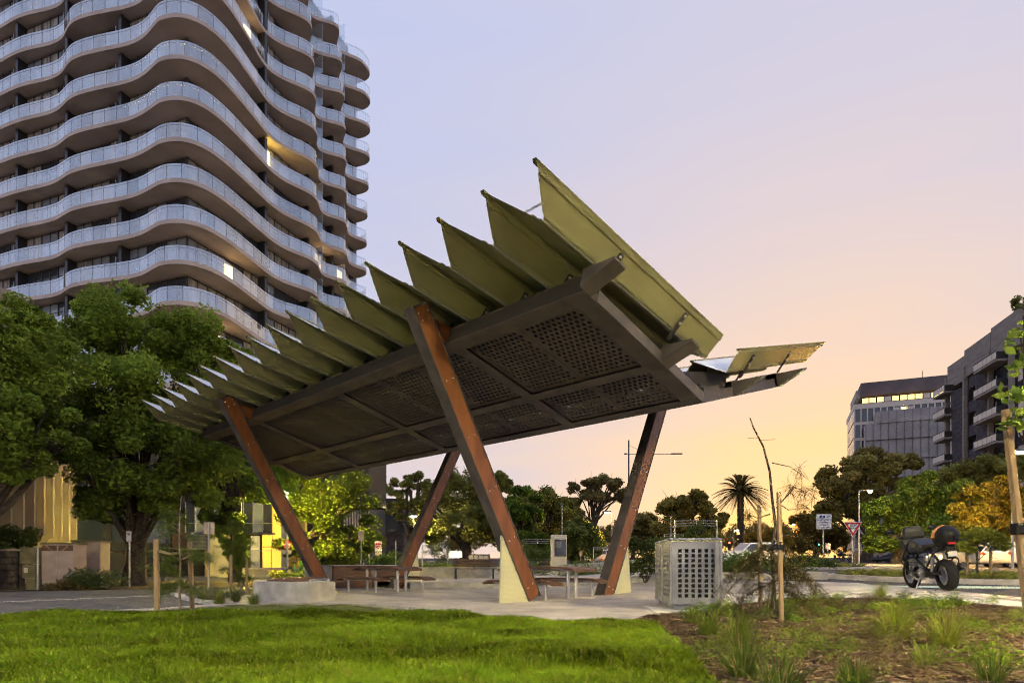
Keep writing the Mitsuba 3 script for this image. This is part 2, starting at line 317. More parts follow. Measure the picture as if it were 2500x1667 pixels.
def panel(s0, s1, t0, t1, n0, far):
    """perforated sheet: a margin frame and a staggered field of octagonal holes"""
    b = MB(); m = .065; u0, u1, w0, w1 = s0+m, s1-m, t0+m, t1-m
    nc, nr = max(3, int(round((u1-u0)/.128))), max(3, int(round((w1-w0)/.115)))
    cx, cy = (u1-u0)/(nc+.5), (w1-w0)/nr; r = .043
    for a, c, d, e in ((s0, s1, t0, w0), (s0, s1, w1, t1), (s0, u0, w0, w1), (u1, s1, w0, w1)):
        q = [S(a, d, n0), S(c, d, n0), S(c, e, n0), S(a, e, n0)]; b.add(q, [[0, 1, 2, 3]])
    ang = np.arange(8)*np.pi/4; circ = np.column_stack([np.cos(ang), np.sin(ang)])*r
    sq = np.array([[1, 0], [1, 1], [0, 1], [-1, 1], [-1, 0], [-1, -1], [0, -1], [1, -1]])*np.array([cx, cy])/2
    base = np.vstack([sq, circ, circ]); z = np.r_[np.full(16, n0), np.full(8, n0+.012)]
    cf = [[k, (k+1) % 8, 8+(k+1) % 8, 8+k] for k in range(8)]+[[8+k, 8+(k+1) % 8, 16+(k+1) % 8, 16+k] for k in range(8)]
    V, Fc = [], []
    for j in range(nr):
        off = .5*cx*(j % 2)
        for i in range(nc):
            c = np.array([u0+off+(i+.5)*cx, w0+(j+.5)*cy]); V.append(np.column_stack([base+c, z])); Fc.append(np.array(cf)+24*(len(V)-1))
        a, c = (u0+nc*cx, u1) if off == 0 else (u0, u0+off)
        b.add([S(a, w0+j*cy, n0), S(c, w0+j*cy, n0), S(c, w0+(j+1)*cy, n0), S(a, w0+(j+1)*cy, n0)], [[0, 1, 2, 3]])
    V = np.vstack(V); b.add(A0+V[:, :1]*L+V[:, 1:2]*TS+V[:, 2:]*NS, np.vstack(Fc))
    if far: b.v = [flip(q) for q in b.v]
    return b
for far in (False, True):
    for k in range(4):
        a, c = XS[k]+(.13 if k else .13), XS[k+1]-(.13 if k < 3 else .18); npan = (2, 3, 3, 2)[k]; w = (c-a)/npan
        for q in range(npan):
            for t0, t1 in ((.003, TM-.112), (TM+.112, 3.297)):
                part(sh, 'perforated_panel', panel(a+q*w+.004, a+(q+1)*w-.004, t0, t1, .055, far), 'soffit_steel')
for far in (False, True):
    b = MB(); prismS(b, .05, 15.05, -.22, 2.99, .285, .292, far); part(sh, 'roof_lining', b, 'dark')
# sawtooth roof: upstand sheets and sloping pans, cut on the skew at their outer ends
PITCH, UP_L, UP_N, TT, TN, TFAR, S1 = 1.0, .324, .372, -2.101, -1.523, 3.12, 15.903
def sweep(prof, m_flip=False, far=False, t_end=TFAR):
    """prof: rows of (s, n, start t)"""
    p = np.asarray(prof, float); k = len(p)
    t_end = t_end-.4*far; v = np.vstack([[Fp(s, t, n, far) for s, n, t in p], [Fp(s, t_end, n, far) for s, n, t in p]])
    f = np.array([[i, i+1, k+i+1, k+i] for i in range(k-1)])
    if far: v = flip(v); f = f[:, ::-1]
    if m_flip: f = f[:, ::-1]
    return MB().add(v, f)
def lerp(a, b, x): return a+(b-a)*x
for far in (False, True):
    for i in range(18):
        s1 = S1-PITCH*i; sv = s1-UP_L
        fr = [0, .06, .07, .14, .15, .80, .82, .90, .92, 1.0]; dep = [0, 0, .018, .018, 0, 0, .022, .022, 0, 0]
        pr = [(sv+UP_L*x+d*.75, UP_N*x-d*.65, lerp(TN, TT, x)) for x, d in zip(fr, dep)]
        b = sweep(pr, far=far)
        lip = [(s1+.002, UP_N-.004, TT), (s1+.018, UP_N+.008, TT-.02), (s1+.016, UP_N+.022, TT-.03), (s1-.05, UP_N+.024, TT-.03), (s1-.055, UP_N-.015, TT)]
        k = part(sh, 'roof_upstand', b, 'olive', label='golden lit outermost olive upstand sheet' if i == 0 and not far else None)
        part(k, 'ridge_cap', sweep(lip, far=far), 'olive')
        if i:
            e = s1+PITCH-UP_L; fr = [0, .30, .79, .81, .87, .89, .92, .94, .97, 1.0]; up = [0, 0, 0, .02, .02, 0, 0, .02, .02, 0]
            pr = [(lerp(s1+.004, e-.004, x), lerp(UP_N, 0, x)+u, lerp(TT, TN, x)) for x, u in zip(fr, up)]
            part(sh, 'roof_pan', sweep(pr, far=far), 'pan')
        for t in (-.05, 1.92):            # fixing arms with their bolts
            b = MB(); ax = np.array([L*UP_L+NF*UP_N]); ax /= np.linalg.norm(ax); nn = np.cross(ax[0], TF); nn *= np.sign(nn@L)
            base = Fp(sv, t, 0, far)+nn*.03; c0, c1 = base-NF*.12-L*.1, base+ax[0]*.36
            if far: c0, c1 = flip(c0), flip(c1)
            tf = flip(TF+A0)-flip(A0) if far else TF
            d = (c1-c0)/np.linalg.norm(c1-c0); w = np.cross(d, tf)
            b.box((c0+c1)/2, (np.linalg.norm(c1-c0), .09, .012), [d, tf, w])
            k = part(sh, 'fixing_arm', b, 'dark')
            if i < 4:
                for x in (.17, .31):
                    c = base+ax[0]*x+nn*.012
                    if far: c = flip(c)
                    part(k, 'bolt', MB().ball(c, (.026, .026, .026), 1), 'galvanised')
b = MB(); b.tube([Fp(S1-PITCH, -1.47, UP_N), Fp(S1-.214, -1.69, .126)], .017, 6); part(sh, 'tie_rod', b, 'galvanised')
b = MB(); q = flip(np.array([S(15.12, t, n) for t, n in ((3.5, .02), (1.75, .02), (1.75, .52), (3.5, .66))])); b.prism(q, -L*.03); part(sh, 'end_infill', b, 'dark')
# end fascia of the last cross beam and valley gutter
b = MB(); prismS(b, 15.432, 15.45, .0, 3.5, .0, .20); prismS(b, 15.432, 15.45, 0, 3.5, 0, .20, True); part(sh, 'end_plate', b, 'grey_steel')
b = MB(); prismS(b, -.3, 15.3, 3.42, 3.56, .33, .36); part(sh, 'valley_gutter', b, 'grey_steel')
for k, s0 in enumerate((3.45, 12.27)):
    for far in (False, True):
        if not far: t0, t1 = 1.88, -1.19
        else: t0, t1 = 4.42, (7.28, 7.05)[k]
        z1 = 5.38; p0, p1 = A0+L*s0+Th*t0, A0+L*s0+Th*t1; p0[2], p1[2] = float(ground(p0[0], p0[1]))-.05, z1
        d = (p1-p0)/np.linalg.norm(p1-p0); e = np.cross(L, d); e /= np.linalg.norm(e); e *= np.sign(e@Th)   # e: across the leg, away from the camera
        ln = np.linalg.norm(p1-p0); D, W = .39, .28
        leg = numbered(sh+'__leg')
        c = (p0+p1)/2-L*W/2
        b = MB(); ax = [d, e, L]
        b.rbox(c+e*.012, (ln, .024, W), .004, ax); b.rbox(c+e*(D-.012), (ln, .024, W), .004, ax); b.box(c+e*D/2, (ln, D-.05, .016), ax)
        scene[leg] = mikit.ply(b.get(), 'm_grey_steel')
        b = MB(); b.rbox(c+e*D/2+L*(W/2-.05), (ln-.1, D-.056, .085), .006, ax); b.rbox(c+e*D/2-L*(W/2-.05), (ln-.1, D-.056, .085), .006, ax)
        part(leg, 'timber_infill', b, 'timber_infill', label='rust brown timber infill')
        bolts = MB()
        for x in np.arange(.35, ln, 1.12):
            for y in (.11, D-.11): bolts.ball(p0+d*x+e*y+L*(-.004), .014, 1)
        for y in (.08, D-.08): bolts.ball(p0+d*(ln-.15)+e*y-L*.004, .016, 1)
        part(leg, 'bolts', bolts, 'white', kind='stuff')
        # outrigger that ties the leg's head to the long beam
        q1 = S(s0-.14, -.3, .15); q1 = flip(q1) if far else q1; q0 = p1-L*W/2+e*D*.6-d*.35
        b = MB(); dd = (q1-q0)/np.linalg.norm(q1-q0); b.box((q0+q1)/2, (np.linalg.norm(q1-q0), .26, .03), [dd, np.cross(dd, L), L]); b.box((q0+q1)/2-np.cross(dd, L)*.13, (np.linalg.norm(q1-q0), .02, .2), [dd, np.cross(dd, L), L])
        part(sh, 'outrigger', b, 'timber_infill')
        # pale perforated guard that fills the wedge under the lean
        if k == 0 and not far: continue
        sg = -1 if not far else 1; base_t = t0 if not far else t0+.45; g0 = A0+L*(s0-.03)
        lean = (t1-t0)/z1
        hh = (1.40, 1.25)[far]; pts = [g0+Th*base_t, g0+Th*(base_t+sg*(.84, .78)[far]), g0+Th*(base_t+lean*hh+sg*.02), g0+Th*(base_t+lean*hh*.97)]
        for q in pts: q[2] = float(ground(q[0], q[1]))-.01
        pts[2][2] += hh; pts[3][2] += hh
        part(sh, 'base_guard', MB().prism(pts, -L*.05), 'cream')
# ---------------------------------------------------------------- the tower
mat('slab', mottled((.58, .455, .365), (.68, .545, .445), .8, 3), .8, .3)
mat('facade_dark', (.035, .032, .032), .35, .5)
mat('curtain', mikit.proc(lambda p, n, uv: mix((.30, .27, .22), (.55, .50, .42), ss(.2, .8, nz(p.x*7, p.y*7, 0)))), .9, .2)
mat('window_glass', (.045, .055, .065), .04, .9)
mat('window_blind', (.30, .33, .35), .12, .8)
mat('frame_grey', (.10, .095, .09), .5, .4)
def pane_mat(key, w, mirror, tint):
    scene['m_'+key] = {'type': 'blendbsdf', 'weight': w, 'a': {'type': 'thindielectric', 'int_ior': 1.6},
        'b': {'type': 'blendbsdf', 'weight': 1-mirror, 'a': {'type': 'twosided', 'bsdf': {'type': 'conductor', 'material': 'none', 'specular_reflectance': rgb(.86, .95, 1.0)}}, 'b': {'type': 'twosided', 'bsdf': {'type': 'diffuse', 'reflectance': rgb(*tint)}}}}
pane_mat('pane', .42, .80, (.62, .69, .74)); pane_mat('pane_clear', .32, .85, (.55, .62, .66)); pane_mat('pane_milky', .54, .68, (.72, .76, .78))
scene['m_clear'] = {'type': 'thindielectric', 'int_ior': 1.5}
TC = np.array([-25.6, 50.0, 0]); DL = np.array([-.936, .352, 0]); DR = np.array([.352, .936, 0])
def tw(p, q, z): return TC+DR*p*.95+DL*q+Zv*z
wl = CubicSpline([-3, 0, 2, 4.5, 6, 9, 12, 13.5, 15.5, 17, 20, 24, 28], [-1.2, -.15, .25, -.5, -.85, -.6, -.2, -.3, -1.0, -1.15, -.8, -.9, -1.0])
wr = CubicSpline([-1, 1, 3, 6, 9, 11, 13, 15.2, 16.6, 18, 19.4, 20.6, 21.8, 23.2, 24.8, 26.2], [-.3, .3, .6, .15, -.6, -.95, -.35, .8, .35, -.75, -.3, .8, .35, -.8, -.1, .6])
def outline(k):
    sh_ = 1.6*(1-((k-6.5)/7.0)**2)-1.2; am = .85+.3*math.sin(k*.55+1)
    a = [np.array([-wl(q)*am*1.0, q]) for q in np.arange(27, 2.6, -.45)]
    p_ = np.arange(2.6, 26.2, .4); c = [np.array([p, -wr(np.clip(p-sh_*(p/16 if p < 16 else 1), -1, 26.2))*am]) for p in p_]
    r0, r1 = a[-1], c[0]      # round the corner between the two runs
    ctrl = np.array([-.25*am, -.25*am]); arc = [(1-t)**2*r0+2*t*(1-t)*ctrl+t*t*r1 for t in np.linspace(.06, .94, 14)]
    e = c[-1]; end = [e+np.array([1.3*math.sin(t), 1.6*(1-math.cos(t))]) for t in np.linspace(.2, math.pi/2, 6)]
    end += [end[-1]+np.array([0, x]) for x in (.8, 2.2, 3.6)]
    return np.array(a+arc+c+end)
tower = thing('apartment_tower', 'tall apartment tower with wavy concrete balcony slabs and curved glass balustrades', 'apartment tower')
FH, Z0 = 3.25, 11.97
FLOORS = [(k, Z0+FH*k) for k in range(0, 15)]
panes, pane_rest, cap = [], MB(), 0
rails, studs = MB(), MB()
TR = random.Random(4)
for k, z in FLOORS:
    o = outline(k); q = np.vstack([o, [o[-1, 0], 27], ])
    m = poly_mesh([tuple(tw(p, w, 0)[:2]) for p, w in q], z-.34, z)
    part(tower, 'balcony_slab', m, 'slab')
    w3 = np.array([tw(p, w, z) for p, w in o]); s = np.r_[0, np.cumsum(np.linalg.norm(np.diff(w3, axis=0), axis=1))]
    nrm = np.gradient(w3, axis=0); nrm = np.cross(nrm, Zv); nrm /= np.linalg.norm(nrm, axis=1, keepdims=True)
    inn = w3+nrm*(-.06 if (nrm[5]@DR) < 0 else .06)      # just inside the slab's edge
    npan = int(s[-1]/1.25); cuts = np.linspace(0, s[-1], npan+1)
    P = lambda x: np.array([np.interp(x, s, inn[:, c]) for c in range(3)])
    rails.tube([P(x)+Zv*1.0 for x in np.linspace(0, s[-1], npan*3)], .018, 4)
    for i in range(npan):
        xs = np.linspace(cuts[i]+.02, cuts[i+1]-.02, 4); lo = np.array([P(x)+Zv*.03 for x in xs]); hi = lo+Zv*1.16
        v = np.vstack([lo, hi]); f = [[j, j+1, 5+j, 4+j] for j in range(3)]
        panes.append((np.linalg.norm(lo[0]-[0, 0, 1])-(2.0*k if 1 < k < 15 else 0), v, f))
        for zz in (.35, .85): studs.ball(P(cuts[i])+Zv*zz, (.035, .035, .035), 1)
    # recessed facade: glazing with blinds, mullions, piers and privacy screens
    for side, lng in ((0, 26.0), (1, 24.2)):
        n = 11 if side == 0 else 11; w = (lng-1.85)/n
        D = DL if side == 0 else DR; In = DR if side == 0 else DL
        for i in range(n):
            a0 = 1.85+i*w; c = TC+D*(a0+w/2)+In*1.85+Zv*(z+1.4)
            r = TR.random(); mt = 'window_glass' if r < .28 else ('window_blind' if r < .62 else 'curtain')
            b = MB().box(c, (w-.09, .03, 2.62), [D, In, Zv]); wk = part(tower, 'window', b, mt)
            b = MB(); b.box(c-D*(w/2-.03)-In*.03, (.07, .1, 2.8), [D, In, Zv]); b.box(c-In*.03, (.05, .08, 2.8), [D, In, Zv]); b.box(c-In*.03+Zv*.55, (w-.1, .05, .05), [D, In, Zv]); part(wk, 'frame', b, 'frame_grey')
        for i in ((3, 6, 9) if side == 0 else (4, 7, 9)):
            c = TC+D*(1.85+i*w)+In*1.45+Zv*(z+1.4); part(tower, 'pier', MB().box(c, (.32, .9, 2.8), [D, In, Zv]), 'facade_dark')
            wo = (wl if side == 0 else wr)(1.85+i*w)
            c = TC+D*(1.85+i*w+.3)+In*((1.3-float(wo)+.1)/2)+Zv*(z+.95); part(tower, 'privacy_screen', MB().box(c, (.03, 1.3+float(wo)-.2, 1.8), [D, In, Zv]), 'pane')
panes.sort(key=lambda q: q[0])
for i, (_, v, f) in enumerate(panes):
    if i < 300: part(tower, 'balustrade_pane', MB().add(v, f), TR.choice(('pane', 'pane', 'pane_clear', 'pane_clear', 'pane_milky')))
    else: pane_rest.add(v, f)
part(tower, 'balustrade_pane', pane_rest, 'pane', kind='stuff')
part(tower, 'handrails', rails, 'galvanised', kind='stuff'); part(tower, 'glass_clamps', studs, 'galvanised', kind='stuff')
part(tower, 'core', MB().box(TC+DR*14.12+DL*14.05+Zv*30, (24, 24, 60), [DR, DL, Zv]), 'facade_dark')
# ---------------------------------------------------------------- trees
def leafmat(key, trans=.35):
    scene['m_'+key] = {'type': 'principledthin', 'base_color': dict(VC), 'roughness': .55, 'diff_trans': 2*trans, 'spec_trans': 0.0}
leafmat('leaf', .45); 
mat('bark', mottled((.045, .035, .028), (.10, .08, .06), 14, 4), .95, .1)
mat('pale_bark', mottled((.16, .12, .085), (.28, .22, .16), 10, 4), .9, .1)
def leaves(rng, centers, radii, n, size, col, colvar=.35, flat=.75, droop=0.0):
    """n diamond leaves scattered through the clumps; returns vertices, faces, vertex colours"""
    idx = rng.integers(0, len(centers), n); c, r = centers[idx], radii[idx]
    d = rng.normal(size=(n, 3)); d /= np.linalg.norm(d, axis=1, keepdims=True)
    rad = rng.random(n)**(1/2.2)
    p = c+d*(rad*r)[:, None]*np.array([1, 1, flat])
    if droop: p[:, 2] -= droop*rng.random(n)**2*r
    a = rng.normal(size=(n, 3)); a[:, 2] *= .6; a /= np.linalg.norm(a, axis=1, keepdims=True)
    nn = rng.normal(size=(n, 3))*.8+d*.6+np.array([0, 0, .7]); b = np.cross(a, nn); b /= np.linalg.norm(b, axis=1, keepdims=True)+1e-9
    s = size*(.6+.8*rng.random(n))[:, None]
    v = np.stack([p-a*s, p+b*s*.55, p+a*s, p-b*s*.55], 1).reshape(-1, 3)
    k = np.arange(n)[:, None]*4; f = np.vstack([k+[0, 1, 2], k+[0, 2, 3]])
    clump = rng.random((len(centers), 1))
    hue = 1+colvar*(clump[idx]*1.2-.6)+colvar*.7*(rng.random((n, 1))-.5)
    tint = 1.85*np.array(col)*hue*(1+np.array([.35, 0, -.1])*(rng.random((n, 1))-.4)*colvar)
    return v, f, np.repeat(np.clip(tint, .004, .9), 4, 0)
def tree(name, label, base, trunk_top, r0, blobs, n, size, col, group=None, seed=1, kpb=34, clump=.33, bark='bark', lean=None, flat=.75, cat='tree', droop=0.0, limbs=18, colvar=.6, extra=None):
    """blobs: (centre, radii) of the crown's masses; clumps sit through them and thin out at the rim"""
    rng = np.random.default_rng(seed); base = np.asarray(base, float); top = np.asarray(trunk_top, float)
    cs, rs = [], []
    for c, r in blobs:
        c, r = np.asarray(c, float), np.asarray(r, float)*np.ones(3); m = r.mean()
        k = max(4, int(kpb)); d = rng.normal(size=(k, 3)); d /= np.linalg.norm(d, axis=1, keepdims=True)
        cs.append(c+d*r*(.35+.65*rng.random((k, 1))**.6)); rs.append(m*clump*(.55+.9*rng.random(k)))
    cs, rs = np.vstack(cs), np.concatenate(rs)
    t = thing(name, label, cat, group)
    b = MB(); k = 7; ts = np.linspace(0, 1, k)
    wob = np.cumsum(rng.normal(size=(k, 2))*r0*.22, axis=0); wob -= wob[0]
    path = base+(top-base)*ts[:, None]; path[:, :2] += wob
    path[0, 2] -= .1
    b.tube(path, r0*np.interp(ts, [0, .08, .2, 1], [1.45, 1.08, 1.0, .62]), 10)
    pick = rng.permutation(len(cs))[:limbs]
    for i in pick:
        s = path[rng.integers(3, k)]; e = cs[i]; mid = (s+e)/2+rng.normal(size=3)*.1*np.linalg.norm(e-s)+np.array([0, 0, .08])*np.linalg.norm(e-s)
        u = np.linspace(0, 1, 6)[:, None]; q = (1-u)**2*s+2*u*(1-u)*mid+u*u*e
        b.tube(q, np.linspace(r0*.42, r0*.07, 6), 6)
        for _ in range(3):
            e2 = e+rng.normal(size=3)*rs[i]*.9; b.tube([q[3], (q[4]+e2)/2, e2], [r0*.16, r0*.08, r0*.03], 4)
    part(t, 'trunk', b, bark)
    v, f, c = leaves(rng, cs, rs, n, size, col, colvar, flat, droop)
    part(t, 'crown', MB().add(v, f), 'leaf', color=c)
    return t
def blob(u, v, y, ru, rv, ry=None):
    """crown mass seen round pixel (u, v) at distance y, ru x rv pixels"""
    return at(u, v, y), (ru/F*y, (ry or ru/F*y), rv/F*y)
GD, GM, GY, GR = (.125, .130, .034), (.115, .155, .025), (.10, .14, .02), (.16, .09, .015)
def px_tree(name, label, u, y, vb, vt, r0, blobs, n, size, col, **kw):
    base = on_ground(u, y); top = at(kw.pop('ut', u), vt, y)
    return tree(name, label, base, top, r0, [blob(*(q if len(q) > 4 else q)) for q in blobs], n, size, col, **kw)
# left of the shelter, across the paver street
px_tree('street_tree', 'broad leafy tree with a thick dark trunk, in front of the tower', 328, 24.5, 1430, 1270, .33,
    [(210, 830, 25, 120, 95), (340, 800, 24, 130, 80), (470, 850, 24, 110, 80), (240, 960, 23.5, 140, 110), (400, 960, 23, 140, 110), (540, 900, 24, 80, 70), (180, 1080, 23.5, 100, 90), (330, 1110, 23, 130, 100), (480, 1080, 23.5, 110, 90), (420, 1200, 24, 110, 60), (270, 1220, 24, 80, 50)],
    87000, .085, GM, seed=11, kpb=26, limbs=26)
px_tree('street_tree', 'dark leafy tree cut off by the left edge of the picture, before the ribbed building', -60, 19, 1440, 1150, .30,
    [(20, 800, 19.5, 90, 70), (70, 900, 19.5, 120, 100), (0, 1010, 19, 100, 100), (100, 1040, 19.5, 90, 80), (30, 1130, 19, 70, 60), (-90, 900, 19, 140, 160)],
    43500, .075, GM, seed=12, kpb=22, limbs=18)
px_tree('street_tree', 'forked dark tree with leaning limbs beside the white cafe wall', 575, 29, 1425, 1190, .24,
    [(560, 1010, 29, 90, 70), (640, 1060, 29.5, 80, 70), (520, 1120, 29, 90, 60), (600, 1180, 29.5, 90, 50), (540, 1260, 29, 60, 50), (680, 1150, 30, 60, 60), (570, 1330, 28.5, 40, 40)],
    37700, .085, GM, seed=13, ut=590, kpb=20, limbs=18)
px_tree('street_tree', 'yellow green tree lit by the street lamp behind the front left leg', 790, 35, 1415, 1250, .3,
    [(740, 1190, 35, 70, 60), (820, 1170, 35.5, 80, 70), (760, 1270, 35, 70, 60), (850, 1260, 35.5, 80, 70), (890, 1330, 36, 60, 50), (720, 1330, 35, 40, 40), (810, 1350, 35, 70, 40)],
    43500, .09, (.075, .095, .015), seed=14, kpb=20)
# middle distance
px_tree('park_tree', 'largest dark round tree in the park behind the middle of the shelter', 1137, 60, 1402, 1290, .62,
    [(1130, 1190, 60, 80, 65), (1060, 1230, 61, 60, 60), (1190, 1230, 60, 65, 60), (1130, 1270, 59, 95, 50), (1212, 1185, 61, 34, 34), (1050, 1290, 60, 50, 40), (1210, 1290, 60, 50, 40)],
    43500, .16, GD, seed=21, kpb=22, group=None)
px_tree('park_tree', 'open airy tree left of the largest park tree, before the dark modern block', 1010, 66, 1400, 1300, .4,
    [(975, 1195, 66, 35, 25), (1010, 1170, 66, 30, 20), (1040, 1215, 66, 40, 30), (960, 1240, 66, 28, 20), (1000, 1250, 66, 40, 30)],
    9000, .16, GD, seed=22, kpb=12)
px_tree('park_tree', 'mid green dome shaped tree just right of the front right leg', 1285, 56, 1400, 1320, .4,
    [(1275, 1240, 56, 50, 45), (1265, 1300, 56, 65, 50), (1300, 1340, 56, 50, 35)], 24000, 0.157, (.075, .11, .02), seed=23, kpb=24)
px_tree('park_tree', 'dark tall tree behind the dome shaped park tree', 1330, 80, 1395, 1290, .5,
    [(1320, 1225, 80, 50, 40), (1370, 1260, 80, 50, 45), (1330, 1300, 80, 60, 50)], 18000, 0.224, GD, seed=24)
px_tree('park_tree', 'flat topped open tree against the peach sky in the centre distance', 1450, 105, 1390, 1260, .45,
    [(1425, 1190, 105, 35, 20), (1470, 1180, 105, 40, 18), (1505, 1205, 105, 35, 18), (1450, 1215, 105, 40, 14), (1400, 1225, 105, 22, 14)], 13500, 0.224, (.14, .12, .045), seed=25, kpb=14, limbs=24)
px_tree('park_tree', 'soft grey green willow like tree left of the amber lamp', 1420, 58, 1400, 1340, .3,
    [(1415, 1300, 58, 40, 35), (1445, 1320, 58, 30, 35), (1395, 1325, 58, 35, 35)], 18000, 0.146, (.10, .12, .035), seed=26, droop=.8)
px_tree('park_tree', 'dark conical tree between the dome shaped tree and the flat topped tree', 1390, 120, 1390, 1290, .5,
    [(1388, 1235, 120, 26, 22), (1395, 1265, 120, 38, 25), (1390, 1300, 120, 45, 30)], 10500, 0.336, GD, seed=27)
px_tree('park_tree', 'round tree behind the bin against the orange glow', 1690, 85, 1392, 1300, .5,
    [(1650, 1240, 85, 38, 32), (1700, 1230, 85, 40, 30), (1740, 1265, 85, 35, 30), (1640, 1290, 85, 45, 35), (1710, 1300, 85, 55, 35)], 21000, 0.224, (.15, .13, .035), seed=28)
px_tree('park_tree', 'dark bushy tree in the gap left of the rear right leg', 1545, 130, 1388, 1320, .5,
    [(1520, 1300, 130, 45, 30), (1570, 1280, 130, 35, 30), (1590, 1310, 130, 40, 30)], 12000, 0.336, (.13, .115, .035), seed=29)
# right hand side
px_tree('avenue_tree', 'tallest dark spreading tree in front of the grey office block', 2120, 75, 1395, 1260, .6,
    [(2050, 1170, 75, 55, 40), (2120, 1140, 75, 65, 38), (2190, 1150, 75, 55, 40), (2060, 1230, 75, 60, 45), (2020, 1260, 75, 35, 40), (2130, 1210, 75, 70, 50)], 39000, 0.224, (.15, .13, .04), seed=31, kpb=22)
px_tree('avenue_tree', 'big green tree whose left side is lit by a green white lamp', 2190, 48, 1385, 1290, .38,
    [(2160, 1260, 48, 55, 50), (2220, 1220, 48, 65, 50), (2290, 1200, 48, 65, 45), (2260, 1280, 48, 80, 50), (2150, 1320, 48, 40, 25), (2340, 1250, 48, 50, 50)], 45000, 0.157, (.085, .115, .02), seed=32, kpb=24)
px_tree('avenue_tree', 'orange lit tree behind the stake at the right edge', 2440, 42, 1385, 1310, .3,
    [(2380, 1230, 42, 50, 45), (2440, 1210, 42, 50, 45), (2490, 1240, 42, 50, 45), (2400, 1280, 42, 60, 30), (2480, 1300, 42, 50, 35)], 30000, 0.134, (.16, .13, .02), seed=33, kpb=22)
px_tree('avenue_tree', 'dark tree between the office block and the apartment balconies', 2400, 60, 1385, 1290, .4,
    [(2380, 1160, 60, 70, 40), (2460, 1140, 60, 60, 45), (2340, 1180, 60, 40, 30)], 21000, 0.179, GD, seed=34)
px_tree('avenue_tree', 'backlit brown tree right of the date palm', 1990, 95, 1390, 1320, .4,
    [(1975, 1285, 95, 45, 35), (2020, 1310, 95, 45, 40), (1950, 1320, 95, 35, 28)], 13500, 0.246, (.12, .09, .025), seed=35)
px_tree('avenue_tree', 'low amber lit tree beside the trunk of the date palm', 1880, 80, 1390, 1345, .3,
    [(1850, 1320, 80, 30, 25), (1900, 1315, 80, 35, 28), (1870, 1345, 80, 40, 20)], 10500, 0.202, (.16, .11, .02), seed=36)
# far belt that reads as one mass
rng = np.random.default_rng(77); B = MB(); C = []
for u in range(840, 2480, 16):
    y = 150+rng.random()*40; c = at(u+rng.normal()*6, 1340-rng.random()*26-14*(math.sin(u*.021)+1), y); r = 32/F*y
    cs = c+rng.normal(size=(12, 3))*np.array([r, r, r*.75])*.5; v, f, q = leaves(rng, cs, np.full(12, r*.42), 420, .36, (.13, .10, .03), .6); B.add(v, f); C.append(q)
whole('far_trees', B, 'leaf', 'distant belt of trees closing the view below the sunset', 'trees', kind='stuff', color=np.vstack(C))
# date palm
def palm(u, y, vc, vb):
    t = thing('date_palm', 'date palm with a dense round crown against the sunset', 'palm'); rng = np.random.default_rng(5)
    base = on_ground(u, y); top = at(u, vc, y); b = MB()
    zs = np.linspace(0, 1, 30); b.tube(base+(top-base)*zs[:, None], .44+.05*(np.arange(30) % 2)+.12*(zs > .9)+.1*(zs < .05), 12); part(t, 'trunk', b, 'bark')
    v_, f_, c_ = [], [], []; nv = 0; R = 72/F*y
    for i in range(150):
        az_ = rng.random()*2*np.pi; el = math.radians(-52+132*rng.random()**.8); ln = R*(1.02-.12*rng.random())
        s = np.linspace(0, 1, 9); hd = np.array([math.cos(az_), math.sin(az_), 0])
        q = top+hd*(np.cos(el)*ln*s)[:, None]+Zv*(np.sin(el)*ln*s-.42*ln*s**2*(1 if el > -.3 else .4))[:, None]
        tg = np.gradient(q, axis=0); tg /= np.linalg.norm(tg, axis=1, keepdims=True); sd = np.cross(tg, Zv); sd /= np.linalg.norm(sd, axis=1, keepdims=True)+1e-9
        col = np.array([.14, .12, .045])*(.7+.6*rng.random())
        if el < -.45: col = np.array([.24, .16, .06])
        for j in range(22):
            x = .12+.86*j/21; p = np.array([np.interp(x, s, q[:, k]) for k in range(3)]); a = np.array([np.interp(x, s, tg[:, k]) for k in range(3)]); w = np.array([np.interp(x, s, sd[:, k]) for k in range(3)])
            for sg in (-1, 1):
                d = a*.7+w*sg*.8-Zv*.25; d /= np.linalg.norm(d); l = .55*(1-.55*x)*R/3.6; wd = np.cross(d, a)*.03+a*.035
                v_.append(np.array([p-wd, p+wd, p+d*l])); f_.append([nv, nv+1, nv+2]); nv += 3; c_.append(np.repeat(col[None], 3, 0))
        m = MB().tube(q, np.linspace(.04, .012, 9), 4, False); vv, ff = m.get(); v_.append(vv); f_ += (ff+nv).tolist(); nv += len(vv); c_.append(np.repeat(col[None]*.8, len(vv), 0))
    part(t, 'crown', MB().add(np.vstack(v_), np.array(f_)), 'leaf', color=np.vstack(c_))
palm(1808, 92, 1198, 1390)
# ---------------------------------------------------------------- buildings
mat('rib_wall', mottled((.42, .34, .23), (.50, .42, .30), 1.2, 4), .85, .2)
mat('block', mottled((.07, .055, .045), (.13, .105, .085), 5, 4), .9, .2)
mat('grey_panel', mottled((.33, .295, .275), (.41, .37, .345), .5, 4), .8, .2)
mat('board_concrete', mikit.proc(lambda p, n, uv: mix((.17, .145, .13), (.32, .28, .25), fb(p.x*.8, p.y*.8, p.z*5, 4))), .85, .2)
mat('roof_plum', mottled((.13, .105, .105), (.17, .14, .14), .4, 3), .8, .2)
mat('plum_brick', mottled((.055, .048, .055), (.085, .075, .082), 3, 3), .8, .2)
mat('render_cream', mottled((.55, .48, .34), (.66, .58, .42), 2, 4), .85, .2)
mat('sandstone', mottled((.36, .27, .15), (.52, .40, .24), 5, 3), .9, .2)
mat('yellow_wall', (.70, .46, .06), .6, .3)
mat('cabinet_paint', mottled((.38, .29, .25), (.43, .335, .29), 5, 3), .6, .3)
